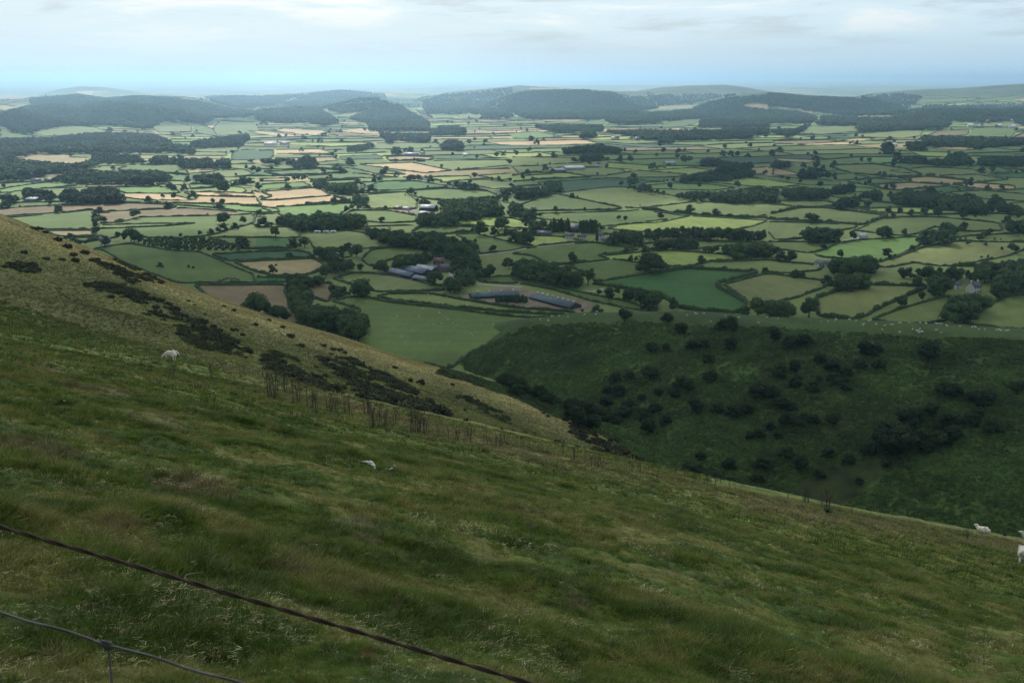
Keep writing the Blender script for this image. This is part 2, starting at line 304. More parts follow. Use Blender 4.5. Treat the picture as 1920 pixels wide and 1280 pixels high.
# ------------------------------------------------------------------ land cover, read off the photograph region by region
ORG = {'A': (0, 120), 'B': (480, 120), 'C': (960, 120), 'D': (1440, 120), 'E': (0, 360), 'F': (480, 360), 'G': (960, 360), 'H': (1440, 360)}
def rp(reg, s):
    v = [float(t) for t in s.replace(',', ' ').split()]; ox, oy = ORG[reg]
    return [(ox + v[i] / 4, oy + v[i + 1] / 4) for i in range(0, len(v), 2)]
PAL = {'g': (.098, .148, .030), 'd': (.040, .090, .034), 'b': (.125, .215, .045), 'y': (.245, .310, .070), 'o': (.46, .335, .17),
       't': (.31, .25, .115), 'n': (.170, .130, .062), 'm': (.145, .188, .050), 'q': (.175, .195, .058), 's': (.046, .122, .022)}
FIELDS = [l.split('|') for l in '''
A|t|75 700 130 680 270 655 540 658 690 665 690 705 640 740 540 755 130 720
A|m|525 700 550 668 690 668 690 705
A|m|690 665 1300 655 1700 665 1700 690 1310 690 1050 685 690 680
A|t|1030 690 1310 688 1680 695 1650 712 1330 715 1040 710
A|m|1470 640 1640 622 1790 625 1780 655 1700 662 1460 660
A|d|1745 650 1920 640 1920 720 1735 720
A|y|700 765 780 742 950 736 1030 755 900 765
A|m|620 790 830 765 860 790 830 810 760 805
A|g|880 785 1000 760 1330 755 1400 800 1420 835 1200 815 1000 815 900 800
A|t|1400 790 1480 765 1640 790 1640 800 1560 815 1430 820
A|m|1440 830 1560 815 1640 800 1830 790 1910 825 1740 850 1460 850
A|m|1720 755 1920 750 1920 780 1740 785
A|n|640 910 860 900 1140 905 1180 920 900 925 660 930
A|b|900 925 1270 925 1360 965 1300 975 930 970 890 950
A|o|930 975 1130 970 1280 980 1450 1020 1380 1025 1060 1020 930 1000
A|o|1380 965 1620 960 1920 975 1920 1000 1620 995 1450 990
A|o|1080 1030 1460 1025 1500 990 1920 1003 1960 1060 1560 1050 1290 1045
A|b|1290 1048 1560 1052 1960 1072 2080 1085 2100 1115 1900 1115 1600 1080 1330 1060
A|n|450 1060 1000 1045 1240 1055 1330 1070 1280 1085 1000 1100 740 1110 690 1095 470 1120
A|n|-100 1090 430 1060 440 1110 400 1120 -100 1150
A|n|740 1120 1000 1105 1400 1080 1900 1120 1860 1130 1540 1140 1050 1150 900 1190 760 1195
A|g|40 1155 690 1105 715 1150 705 1240 320 1245 0 1200
A|g|-100 1065 170 1040 500 1035 510 1050 150 1070 -100 1085
A|b|0 940 180 910 440 880 580 915 300 935 0 970
A|m|0 870 150 860 180 880 0 890
A|m|1170 875 1380 880 1380 910 1180 905
A|b|1420 905 1610 900 1610 930 1430 940
A|y|1700 915 1830 930 1850 960 1700 965
A|y|1720 880 1920 860 1920 890 1740 905
E|t|325 293 700 290 690 330 440 333
E|g|700 430 860 400 980 388 1100 410 1280 440 1500 450 1640 510 1780 570 1900 620 1915 685 1660 680 1340 685 1240 650 930 530 780 440
E|g|740 245 900 215 1050 190 1540 180 1920 175 1900 235 1560 330 1340 350 1100 345 980 310 860 330 860 350 710 330
E|m|740 250 1050 240 1480 235 1280 255 740 278
E|g|530 345 710 340 760 360 600 385
E|m|1560 330 1760 270 1920 240 2250 250 2250 345 1560 342
E|g|1560 345 2160 345 2220 425 1840 430 1700 385
E|d|1590 470 1920 450 2230 440 2320 460 2360 490 1920 510 1720 520
E|t|1760 530 1920 520 2360 500 2430 545 2400 590 2320 620 2090 635 1920 600
E|n|1460 700 1920 698 2145 697 2145 750 2180 860 2300 940 2220 1000 1840 940 1620 840
F|s|0 640 260 645 270 675 0 685
F|b|40 120 700 85 760 90 640 160 600 195 430 190 230 195 160 160
B|o|40 960 470 928 560 990 130 1025 30 1020 120 995
B|o|30 1030 560 990 720 1030 60 1075
B|o|-40 965 -10 955 120 995 0 1000
B|m|790 985 1130 960 1210 1030 1200 1090 840 1085 800 1030
F|g|670 165 720 140 1000 140 1210 180 1200 225 1000 235 800 220 700 200
B|g|1170 950 1420 935 1740 955 1840 1000 1700 1010 1440 1030 1250 1010 1160 985
F|y|1510 205 1640 185 1920 198 2050 230 2050 275 1920 270 1700 255 1510 240
F|g|1170 300 1250 255 1640 262 1640 300 1380 320 1180 318
F|g|1500 320 1640 310 1920 380 2090 400 1920 440 1680 465 1660 400
F|m|0 260 340 270 500 290 700 290 860 320 950 380 1020 380 1010 410 860 425 440 430 390 350 0 350
F|s|0 350 240 345 300 420 0 430
F|n|400 700 560 680 590 740 540 830 430 790
F|m|580 650 720 610 860 610 1140 640 1280 690 1410 710 1400 740 900 750 700 690
F|g|790 510 860 435 1060 415 1270 425 1390 490 1300 500 1100 480 860 560
F|b|640 440 720 440 710 490 640 495
F|m|910 785 1000 765 1300 762 1500 800 1920 870 2400 905 2400 930 1920 905 1400 860 1050 820
F|g|580 820 720 785 840 790 980 825 1400 870 1920 935 2250 950 2050 1020 1850 1100 1600 1220 1450 1330 900 1230 700 1110 780 880
F|g|1640 640 1920 630 1960 690 1700 680
C|g|60 1060 250 985 330 975 830 1080 780 1095 120 1105
C|m|340 970 720 925 900 925 1400 1030 1150 1060 930 1085 880 1080 700 1045
C|d|190 890 760 855 1160 885 1000 890 930 930 740 920 370 960 330 970 200 900
C|m|970 1090 1400 1035 1920 1050 1920 1155 1740 1155 1350 1130
C|g|130 1125 860 1105 960 1095 1300 1140 1340 1140 1100 1190 950 1195 670 1220 400 1180 170 1160
G|y|720 275 860 240 1130 210 1340 182 1920 215 1800 260 1640 290 1250 290 1000 300 840 290
G|g|650 280 720 270 830 290 820 320 660 320
G|y|150 330 350 335 540 370 400 385 210 405 130 390
G|g|0 445 200 410 400 390 620 380 960 435 640 475 740 508 400 545 280 550 150 480 0 465
G|y|690 480 900 460 1040 445 1200 440 1600 470 1820 500 1500 520 1330 560 1120 555 760 505
G|g|400 555 760 512 980 540 1190 570 1000 620 620 680 600 620 500 590
G|s|600 690 1010 625 1300 575 1860 605 1540 690 1530 710 1760 830 1730 910 1380 890 1280 880 1100 770 800 720
G|q|1590 695 1900 615 1960 617 2430 680 2280 740 2110 800 1960 830 1780 830
G|m|1350 565 1480 530 1920 512 2340 555 2300 590 2100 610 1900 605
G|g|980 390 1400 365 1920 385 1920 400 1500 410 1380 430 1000 435
G|g|60 690 250 695 500 750 900 830 960 860 1110 905 900 880 600 820 300 730
G|n|830 870 1010 905 830 920
H|g|0 375 540 375 430 430 320 460 60 430
H|m|-100 190 230 120 420 120 900 180 800 220 710 250 400 225 0 205
H|m|0 225 400 235 680 255 620 280 440 300 230 355 50 360 0 300
H|m|650 290 860 205 1000 190 1300 190 1740 235 1760 290 1500 300 1250 260 1100 320 980 330
H|y|700 130 880 120 1300 110 1540 160 1300 170 1000 160 860 160
H|b|330 460 560 380 700 360 1130 335 1140 400 1060 440 830 530 790 510 560 500 400 490
H|q|830 560 860 530 1150 420 1400 370 1960 380 1960 420 1800 480 1600 520 1350 560 1200 550 1100 530 900 570
H|m|1400 345 1500 330 1960 305 1960 370 1400 368
H|m|1350 560 1800 480 1960 430 1960 520 1700 560
H|q|360 800 560 730 760 697 1210 710 1000 800 860 860 720 940 650 955 380 940
H|m|780 955 980 880 1260 800 1380 780 1340 870 1340 970 1000 1000
H|m|1480 990 1580 900 1780 780 1960 770 1960 1050
D|m|0 1025 440 1030 540 1060 420 1070 230 1075 0 1045
D|g|640 1030 860 1040 1080 1060 1300 1080 900 1080 680 1075
D|m|1330 965 1600 950 1960 980 1960 1030 1700 1020 1500 1000
D|t|760 910 1070 890 1360 910 1350 920 980 950 860 940
D|t|1000 860 1200 845 1540 880 1400 905 1080 885
D|o|1420 905 1560 893 1850 915 1850 945 1560 935
D|s|1080 950 1380 925 1560 940 1350 960 1120 975
D|m|1280 838 1560 830 1800 870 1560 885 1400 865
D|m|490 760 800 752 1020 785 1160 835 960 850 620 820 510 790
D|m|910 800 1200 775 1520 790 1640 820 1240 835 1000 815
D|g|1490 775 1640 750 1850 810 1640 820
D|s|1640 830 1960 815 1960 860 1750 850
D|g|480 830 600 825 780 850 600 875 510 875
D|g|590 885 800 860 1060 880 740 910
D|g|0 845 540 880 540 910 280 910 0 870
D|t|0 780 60 780 260 830 0 840
D|y|0 870 280 912 60 925 0 925
D|b|40 930 140 920 300 915 480 910 650 920 820 940 760 960 480 965
D|b|450 990 520 970 650 970 660 1005 560 1010
D|t|40 708 400 722 290 745 100 730
D|g|800 750 1000 742 1300 765 1020 780
D|g|1640 750 1960 755 1960 800 1700 775
D|t|1230 630 1400 617 1590 635 1480 648 1280 640
D|y|1060 655 1350 665 1380 700 1150 690
D|o|210 605 420 592 560 585 710 600 580 608 300 612
D|o|540 575 660 560 800 560 700 582
D|n|30 580 420 570 540 580 200 600 60 600
D|m|560 535 1000 500 1170 490 1140 540 1010 560 650 545
D|m|200 520 340 460 400 470 680 455 660 500 600 510 400 530
D|n|1190 540 1270 505 1510 505 1490 530 1300 550
D|g|1500 540 1540 480 1880 480 1820 550
D|n|1830 555 1960 500 1960 560
D|t|85 320 200 325 340 355 320 375 180 345
D|m|340 365 450 370 600 385 450 390
D|t|600 380 860 380 920 395 700 392
C|m|980 330 1100 320 1370 310 1300 350 1060 370
C|t|1060 325 1370 310 1340 330 1090 340
C|t|850 395 930 370 1015 385 1000 398
C|g|490 455 590 425 710 412 690 450 560 465
C|t|240 420 580 410 480 440 240 432
C|y|265 505 350 492 530 505 500 520 360 515
C|b|0 520 180 505 380 545 200 560 0 560
C|g|1150 450 1200 425 1420 408 1400 440 1290 470 1100 478
C|t|1730 310 1850 290 1920 300 1920 340 1800 335
C|t|130 178 300 180 520 195 450 200 140 195
C|t|720 208 1000 180 940 205
C|d|570 580 900 600 1460 612 1300 625 1030 630 640 595
C|m|700 840 950 800 1320 830 1240 850 760 855
C|b|920 920 1200 895 1500 905 1680 930 1500 950 950 935
C|y|1440 885 1780 855 1920 870 1920 925 1700 910
C|y|1010 800 1350 780 1510 800 1340 830
C|y|0 840 150 815 420 820 600 850 180 870 0 885
C|m|0 770 200 765 340 790 330 825 70 840
C|m|0 700 500 705 540 740 0 770
C|y|720 740 1000 760 1180 785 1000 800 700 780
C|t|1780 780 1960 775 1960 830 1830 830
B|o|770 755 1170 740 1470 800 1260 820
B|t|970 700 1100 692 1330 700 1310 722 1010 730
B|m|1180 735 1420 725 1920 720 1920 760 1530 795 1480 795
B|d|620 695 900 680 950 700 960 715 640 720
B|g|450 740 640 722 980 720 1000 738 740 752 460 760
B|d|0 650 130 650 130 690 100 715 0 720
B|o|140 645 480 640 580 670 140 675
B|m|140 680 580 685 580 700 110 710
B|o|130 500 210 485 500 500 540 510 440 540 340 530
B|o|-60 500 120 510 370 545 200 550 0 520
B|o|590 505 780 482 1010 500 1000 515 880 530 700 515
B|y|60 600 200 590 860 592 880 600 640 620 250 610
B|t|0 575 130 570 380 580 60 590
B|m|900 595 1370 590 1380 630 1000 640 860 640
B|g|60 810 450 785 650 800 700 815 380 830 150 835
B|g|380 840 740 820 900 835 1080 850 400 865
B|b|400 885 740 870 850 850 1120 850 1170 870 920 885 560 900
B|b|20 945 40 905 350 885 420 920 60 945
B|t|0 865 230 855 220 880 0 880
B|s|740 950 920 890 1200 880 1440 915 1350 930 1000 950 900 950
B|m|1380 890 1640 865 1920 885 1920 930 1780 940 1560 890
B|y|1300 850 1600 840 1620 860 1400 880 1330 870
B|y|1660 840 1920 820 1920 860 1840 870 1760 855
B|g|560 765 850 765 1130 830 900 825 760 790
B|t|530 360 690 360 820 355 720 385 620 370
B|b|1110 330 1230 330 1180 355 1120 345
B|b|1320 380 1480 385 1480 405 1330 410
B|m|1500 410 1560 370 1690 360 1670 400
A|m|200 510 350 480 500 462 700 475 830 510 560 530 350 545
A|g|0 460 60 480 140 520 350 555 0 560
A|t|0 310 230 330 255 365 0 345
A|t|440 335 590 335 590 350 440 348
A|m|1130 480 1230 425 1440 465 1430 510 1200 515
A|g|1430 490 1500 460 1600 490 1630 545 1440 510
A|m|1600 480 1650 430 1920 440 1920 520 1650 540
A|m|1360 425 1500 415 1500 445 1440 460
A|o|580 205 700 200 690 235 570 232
A|t|0 230 230 245 150 265 0 270
A|o|1560 260 1630 258 1620 275 1560 275
A|t|1020 505 1200 515 1360 530 1340 540 1040 520
'''.strip().split('\n')]
FIELDS = [(c, rp(r, s)) for r, c, s in FIELDS]
# canopy outlines of the woods; fourth item: tree height in metres ; fifth: how closely they stand ; name for labels
WOODS = [l.split('|') for l in '''
A|far|0 370 230 310 440 320 600 320 780 295 960 315 1100 320 1300 335 1380 370 1600 400 1520 440 1360 420 1220 425 1130 475 1040 470 830 445 580 450 500 462 330 480 190 510 100 500 0 455
A|far|220 260 600 230 800 260 1000 240 1280 250 1600 300 1700 330 1900 350 1920 380 1600 400 1380 370 1100 320 780 295 590 320 230 300
A|far|0 560 370 560 560 530 830 515 1150 530 1280 580 1270 600 1440 620 1460 660 1300 650 540 655 270 652 130 680 0 740
A|far|0 740 120 720 540 755 640 740 720 700 720 740 620 790 560 800 380 800 0 870
A|mid|370 870 600 790 740 810 880 800 1160 800 1310 850 1280 870 1160 880 1130 900 900 890 600 890 420 880
A|mid|690 670 760 670 1030 690 1050 720 1330 730 1310 735 1000 735 700 740
A|mid|1120 720 1180 695 1300 705 1330 740 1130 745
A|mid|1340 715 1560 710 1600 740 1700 710 1740 750 1700 770 1400 780 1340 770
A|mid|1430 590 1560 560 1700 550 1860 530 1860 560 1800 610 1560 620 1440 620
A|mid|1430 845 1640 820 1660 880 1560 890 1440 875
A|near|180 980 180 930 400 960 430 1010 180 1010
A|near|450 1000 480 940 620 950 700 930 850 925 910 970 920 1030 640 1045 460 1030
A|near|0 1000 120 980 150 1030 0 1050
B|far|0 350 200 330 500 345 620 430 500 455 340 430 200 440 0 410
B|far|530 340 700 300 960 275 1100 320 1300 440 1290 490 850 480 840 440 700 400 830 350 620 360
B|thin|180 300 420 210 640 190 960 220 990 260 700 290 520 330 340 330
B|thin|1240 270 1400 230 1920 170 1920 390 1850 410 1680 410 1700 370 1300 370 1260 340
B|far|850 470 1290 465 1300 490 860 490
B|far|1370 470 1520 465 1540 490 1380 485
B|mid|1300 490 1560 480 1570 520 1310 530
B|mid|920 520 1040 525 1300 525 1300 580 1180 580 1060 560 1000 590
B|mid|1380 600 1470 570 1550 590 1550 640 1400 635
B|mid|270 780 290 740 380 690 450 720 450 780
B|mid|40 720 290 715 280 745 50 748
B|mid|690 625 850 600 890 610 800 640 690 645
B|mid|1020 630 1080 632 1080 665 1025 665
B|mid|1440 890 1560 890 1700 920 1750 950 1680 950 1560 930 1450 910
B|mid|1100 840 1310 840 1320 880 1140 860
B|near|430 880 540 890 740 910 740 970 570 960 440 910
B|near|700 980 830 1000 820 1070 740 1030
B|mid|1780 950 1920 930 1920 990 1840 980
C|far|-120 400 -100 330 -40 260 0 235 60 205 130 200 540 195 750 215 960 350 920 390 700 400 600 410 150 410 60 390 0 350
C|far|1400 470 1430 400 1120 420 1060 440 900 450 700 430 720 400 1000 370 1350 340 1420 300 1640 250 1920 230 1920 290 1820 290 1700 320 1920 340 1920 460 1500 470
C|mid|150 460 680 460 680 500 300 500
C|mid|700 500 1200 500 1560 500 1800 520 1800 550 1450 560 1000 560 870 530
C|mid|1560 490 1920 488 1920 520 1600 515
C|mid|380 640 520 620 660 605 800 635 810 660 390 668
C|mid|500 690 690 690 690 715 510 722
C|mid|1360 745 1500 700 1640 740 1760 750 1800 800 1820 830 1600 870 1260 885 1260 850 1480 820 1540 780 1640 770
C|mid|1110 560 1210 570 1210 590 1110 590
C|mid|530 500 600 490 640 540 520 550
C|near|760 920 900 920 1000 910 1100 950 1200 970 1500 960 1700 950 1800 920 1920 930 1920 1020 1700 1030 1500 1020 1300 1010 1100 980 950 940
C|near|0 930 280 930 290 980 60 1010 40 990
C|near|240 880 360 890 370 950 300 960
C|near|0 1040 90 1060 180 1150 170 1180 0 1140
D|far|0 215 250 240 640 255 1040 340 1040 370 800 380 600 380 450 365 340 350 200 320 0 310
D|far|0 340 200 350 380 400 320 430 0 440
D|far|400 390 680 400 900 400 1200 350 1400 340 1920 370 1920 460 1850 420 1540 430 1380 420 1350 470 1200 480 1000 490 690 500 680 450 450 450 390 440
D|thin|690 250 1000 210 1170 240 1050 340
C|thin|750 215 950 240 1050 260 1100 330 960 350
D|thin|1050 345 1200 300 1500 310 1920 290 1920 370 1400 340 1200 350
A|thin|1500 240 1700 232 1920 230 1920 330 1800 330 1650 300
B|thin|0 235 200 230 400 215 180 300 0 320
C|thin|1000 230 1200 225 1500 215 1700 225 1420 290 1100 310
D|far|1150 540 1920 560 1920 600 1600 620 1200 600 1150 560
D|mid|0 500 150 540 300 480 260 460 380 440 380 430 200 490
D|mid|1040 590 1180 590 1180 640 1050 640
D|mid|860 600 930 590 940 660 870 670
D|mid|1200 710 1350 710 1350 760 1200 745
D|mid|1360 680 1450 660 1560 740 1340 760
D|mid|1030 700 1190 700 1180 740 1030 735
D|mid|1560 700 1920 700 1920 760 1600 755
D|mid|40 730 190 745 200 770 40 775
D|near|230 820 370 780 370 850 240 850
D|near|0 940 70 940 60 1030 0 1030
D|near|110 950 250 930 450 940 450 1000 340 1010 120 1010
D|near|480 930 640 900 640 960 490 965
D|near|660 990 820 950 850 1010 660 1020
D|near|930 980 1050 950 1280 980 1440 990 1500 970 1580 1000 1600 1060 1660 1080 1640 1120 1450 1110 1380 1080 1000 1050 930 1020
D|near|1640 1040 1720 980 1760 1040 1890 1080 1880 1140 1780 1110
D|near|420 1060 520 1040 600 990 670 1010 660 1070 540 1080
F|near|220 660 260 620 500 630 510 680 400 700 400 800 490 860 620 880 780 880 880 980 880 1020 790 1100 720 1110 540 1040 300 1000 330 930 260 860
F|near|450 410 600 430 640 500 840 570 880 600 560 600 560 520 470 480
F|near|880 520 1000 530 1130 480 1280 450 1400 500 1330 530 1210 550 1150 580 880 600
F|near|740 260 860 280 1100 300 1480 330 1620 360 1660 470 1700 560 1840 560 1830 620 1640 640 1560 700 1490 760 1400 700 1290 640 1440 600 1480 550 1400 480 1280 430 1030 400 930 360
F|near|1200 50 1340 75 1440 60 1800 40 1800 90 1900 150 1700 190 1520 210 1500 250 1220 250 1220 170 1340 150 1320 110 1220 90
F|near|40 230 150 200 200 170 380 180 480 145 620 180 700 170 800 180 800 260 640 270 520 280 340 290 260 250
F|near|540 770 580 680 690 730 700 770 600 810
G|near|-60 490 80 500 270 530 500 600 500 660 580 720 430 710 20 620 -60 560
G|near|135 220 300 210 300 300 160 300
G|near|710 330 830 290 960 300 980 400 740 380
G|near|970 290 1300 270 1600 280 1920 290 1920 360 1600 350 1000 350
G|near|1040 380 1200 370 1390 340 1390 430 1050 420
G|near|1420 420 1640 400 1920 380 1920 470 1700 480 1450 450
G|near|600 750 820 720 1000 730 1100 770 1280 860 1270 890 1000 880 940 810 700 790
G|near|560 850 700 840 820 860 820 910 570 910
G|near|1730 880 1760 820 1900 810 2100 830 2220 890 2200 930 1740 920
H|near|240 370 250 290 400 270 640 300 640 350 450 370
H|near|50 420 300 470 310 520 40 500
H|near|770 340 780 290 900 265 1020 290 1020 340
H|near|1140 390 1140 290 1380 290 1390 390
H|near|1250 290 1260 240 1480 240 1480 320 1390 320
H|near|1500 320 1620 280 1760 290 1780 230 1960 210 1960 300 1640 325
H|near|180 620 260 600 500 640 700 620 860 620 1260 650 1200 700 760 690 640 730 500 720
H|near|440 510 640 480 800 500 820 560 1300 570 1600 560 1700 530 1960 540 1960 740 1780 760 1600 900 1500 960 1360 960 1340 850 1400 780 1200 770 1220 700 1260 650 860 620 460 600
H|near|170 830 310 760 500 690 600 650 700 700 400 790 200 850
H|near|700 930 880 850 1000 790 1200 730 1300 760 1000 860 780 950
H|near|0 850 120 820 220 880 220 930 0 930
'''.strip().split('\n')]
WOODS = [(c, rp(r, s)) for r, c, s in WOODS]
CLEAR = [rp('H', '1330 640 1720 640 1720 800 1330 800'), rp('F', '960 560 1500 540 1500 680 960 680'), rp('F','1200 85 1400 85 1400 180 1200 180'), rp('H','330 505 480 505 480 570 330 570'), rp('H', '640 325 760 325 760 360 640 360'), rp('G','-400 700 600 700 600 900 -400 900')]
# ---- patchwork of the rest of the plain : a warped brick pattern in metres
BR = R(17); BA = 70.0
def to_uv(X, Y): return X * math.cos(BR) + Y * math.sin(BR), -X * math.sin(BR) + Y * math.cos(BR)
def to_xy(u, v): return u * math.cos(BR) - v * math.sin(BR), u * math.sin(BR) + v * math.cos(BR)
def warp(u, v): return u + BA * fbm(u, v, 420, 2, 51), v + BA * 1.4 * fbm(u, v, 380, 2, 52)
ROW = 128.0
def brick_id(X, Y):
    U, V = to_uv(X, Y); u, v = U.copy(), V.copy()
    for _ in range(5):
        wu, wv = warp(u, v); u = u + (U - wu); v = v + (V - wv)
    r = np.floor(v / ROW); ri = r.astype(np.int64)
    cw = 130 + 170 * _h(ri, ri * 3 + 1, 9)
    c = np.floor(u / cw + 7 * _h(ri, ri + 5, 2)); ci = c.astype(np.int64)
    # some neighbours along the row are one field
    return ri, ci - (_h(ri, ci, 77) > 0.66).astype(np.int64) * 1
PALK = 'mmmmgggmygbttynsdmom'
PALA = np.array([PAL[c] for c in PALK])
def autofield(X, Y):
    ri, ci = brick_id(X, Y)
    h = _h(ri, ci, 123); col = PALA[np.clip((h * len(PALK)).astype(int), 0, len(PALK) - 1)]
    return col * (0.86 + 0.28 * _h(ri, ci, 5))[:, None]
vx = (KK * YY).ravel(); vy = YY.ravel(); vzz = VZ.ravel()
vpx, vpy = proj(vx, vy, vzz)
vcol = autofield(vx, vy)
green_ = (np.array([PAL['m']]) * (1 + .3 * fbm(vx, vy, 150, 3, 9))[:, None]); nr_ = sstep(1900, 1500, vy)[:, None]; vcol = vcol * (1 - nr_) + green_ * nr_
# open moor and rough grass on the hills
hz = hills_z(KK, YY).ravel()
moor = sstep(38, 85, hz)[:, None]
mo = np.array([.060, .090, .036]) * (1 + 0.9 * fbm(vx, vy, 160, 3, 61))[:, None] + np.array([.05, .03, .0]) * np.clip(fbm(vx, vy, 600, 2, 62), 0, 1)[:, None]
vcol = vcol * (1 - moor) + mo * moor
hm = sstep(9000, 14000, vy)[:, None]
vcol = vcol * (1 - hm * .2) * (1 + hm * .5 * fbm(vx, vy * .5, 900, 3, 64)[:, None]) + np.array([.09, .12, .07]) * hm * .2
infield = np.zeros(len(vx), bool)
rngf = random.Random(4)
for c, poly in FIELDS:
    a = np.array(poly); m0 = (vpx > a[:, 0].min()) & (vpx < a[:, 0].max()) & (vpy > a[:, 1].min()) & (vpy < a[:, 1].max())
    idx = np.nonzero(m0)[0]; inn = inpoly(vpx[idx], vpy[idx], poly); idx = idx[inn]
    j = 0.92 + 0.16 * rngf.random()
    th = rngf.random() * 3.14
    # mowing lines and patches that belong to that field
    s = 1 + 0.10 * fbm(vx[idx] * 0.5, vy[idx], 60, 3, rngf.randrange(999))
    s *= 1 + .045 * np.sin((vx[idx] * math.cos(th) + vy[idx] * math.sin(th)) * 6.283 / 17) * (vy[idx] < 1700) + .16 * np.clip(fbm(vx[idx], vy[idx], 28, 3, rngf.randrange(999)), -.5, .5)
    vcol[idx] = np.array(PAL[c]) * j * s[:, None]; infield[idx] = True
for poly, cl in ((rp('G', '0 700 100 730 250 765 640 835 520 905 130 885 -320 800 -420 770 -200 740'), (.20, .155, .105)), (rp('F', '860 600 980 598 1180 655 1150 672 1000 642 870 620'), (.2, .17, .13)), (rp('F', '1020 120 1200 130 1230 150 1180 165 1020 140'), (.24, .2, .16))):
    idx = np.nonzero(inpoly(vpx, vpy, poly) & (vy < 3000))[0]; vcol[idx] = np.array(cl) * (1 + .5 * fbm(vx[idx], vy[idx], 12, 3, 5))[:, None]
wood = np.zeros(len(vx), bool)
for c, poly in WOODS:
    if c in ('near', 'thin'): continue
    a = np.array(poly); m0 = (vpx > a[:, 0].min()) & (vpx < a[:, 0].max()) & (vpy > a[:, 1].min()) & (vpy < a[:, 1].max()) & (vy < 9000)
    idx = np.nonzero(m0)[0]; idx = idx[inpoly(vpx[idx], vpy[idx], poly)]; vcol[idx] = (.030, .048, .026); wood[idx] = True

# ------------------------------------------------------------------ materials
def new_mat(name):
    m = bpy.data.materials.new(name); m.use_nodes = True; t = m.node_tree; b = t.nodes['Principled BSDF']
    b.inputs['Roughness'].default_value = 0.9; b.inputs['Specular IOR Level'].default_value = 0.2
    return m, t, b
def noise_mul(t, src, b, scale, lo, hi, detail=5, coord='Object', stretch=None, rough=0.6):
    co = N(t, 'ShaderNodeTexCoord'); vec = co.outputs[coord]
    if stretch:
        q = N(t, 'ShaderNodeMapping'); q.inputs['Scale'].default_value = stretch; L(t, vec, q.inputs[0]); vec = q.outputs[0]
    n = N(t, 'ShaderNodeTexNoise', i={'Scale': scale, 'Detail': detail, 'Roughness': rough}); L(t, vec, n.inputs['Vector'])
    r = N(t, 'ShaderNodeMapRange', i={1: 0.3, 2: 0.7, 3: lo, 4: hi}); L(t, n.outputs[0], r.inputs[0])
    m = N(t, 'ShaderNodeMix', data_type='RGBA', blend_type='MULTIPLY'); m.inputs[0].default_value = 1
    L(t, src, m.inputs[6]); L(t, r.outputs[0], m.inputs[7]); return m.outputs[2]
m_val, t, b = new_mat('farmland')
at = N(t, 'ShaderNodeAttribute', attribute_name='cover')
s = noise_mul(t, at.outputs['Color'], b, 0.02, 0.86, 1.14, 6)
s = noise_mul(t, s, b, 0.25, 0.9, 1.1, 3, stretch=(1, .25, 1)); L(t, s, b.inputs['Base Color'])
me = npmesh('valley_floor', np.stack([vx, vy, vzz], 1), grid_faces(*KK.shape), m_val, cols={'cover': vcol})
tag(mobj('terrain', me), kind='structure')
# ------------------------------------------------------------------ foliage
def foliage_mat(name, c0, c1, transl=0.15, tinted=False):
    m, t, b = new_mat(name)
    if tinted:
        a = N(t, 'ShaderNodeAttribute', attribute_type='INSTANCER', attribute_name='tint'); base = a.outputs['Color']
    else:
        oi = N(t, 'ShaderNodeObjectInfo'); mxx = N(t, 'ShaderNodeMix', data_type='RGBA'); mxx.inputs[6].default_value = (*c0, 1); mxx.inputs[7].default_value = (*c1, 1)
        L(t, oi.outputs['Random'], mxx.inputs[0]); base = mxx.outputs[2]
    lv = N(t, 'ShaderNodeAttribute', attribute_name='leaf')     # each leaf clump's own shade of green
    mr = N(t, 'ShaderNodeMapRange', i={1: 0, 2: 1, 3: .65, 4: 1.4}); L(t, lv.outputs['Fac'], mr.inputs[0])
    mm = N(t, 'ShaderNodeMix', data_type='RGBA', blend_type='MULTIPLY'); mm.inputs[0].default_value = 1
    L(t, base, mm.inputs[6]); L(t, mr.outputs[0], mm.inputs[7]); L(t, mm.outputs[2], b.inputs['Base Color'])
    b.inputs['Roughness'].default_value = 0.75
    if transl:
        o = t.nodes['Material Output']; tl = N(t, 'ShaderNodeBsdfTranslucent'); L(t, mm.outputs[2], tl.inputs[0])
        ms = N(t, 'ShaderNodeMixShader', i={0: transl}); L(t, b.outputs[0], ms.inputs[1]); L(t, tl.outputs[0], ms.inputs[2]); L(t, ms.outputs[0], o.inputs[0])
    return m
m_leaf = foliage_mat('tree_leaves', (.038, .076, .020), (.078, .128, .032))
m_haw = foliage_mat('thorn_leaves', (.016, .033, .010), (.032, .058, .015))
m_gorse = foliage_mat('gorse_leaves', (.024, .032, .012), (.040, .048, .017))
m_hedge, t, b = new_mat('hedge_leaves')
rgb = N(t, 'ShaderNodeRGB'); rgb.outputs[0].default_value = (.038, .064, .020, 1)
s = noise_mul(t, rgb.outputs[0], b, 0.9, 0.5, 1.6, 4); L(t, s, b.inputs['Base Color'])
m_bark, t, b = new_mat('bark')
rgb = N(t, 'ShaderNodeRGB'); rgb.outputs[0].default_value = (.055, .045, .033, 1); s = noise_mul(t, rgb.outputs[0], b, 3, .6, 1.4); L(t, s, b.inputs['Base Color'])

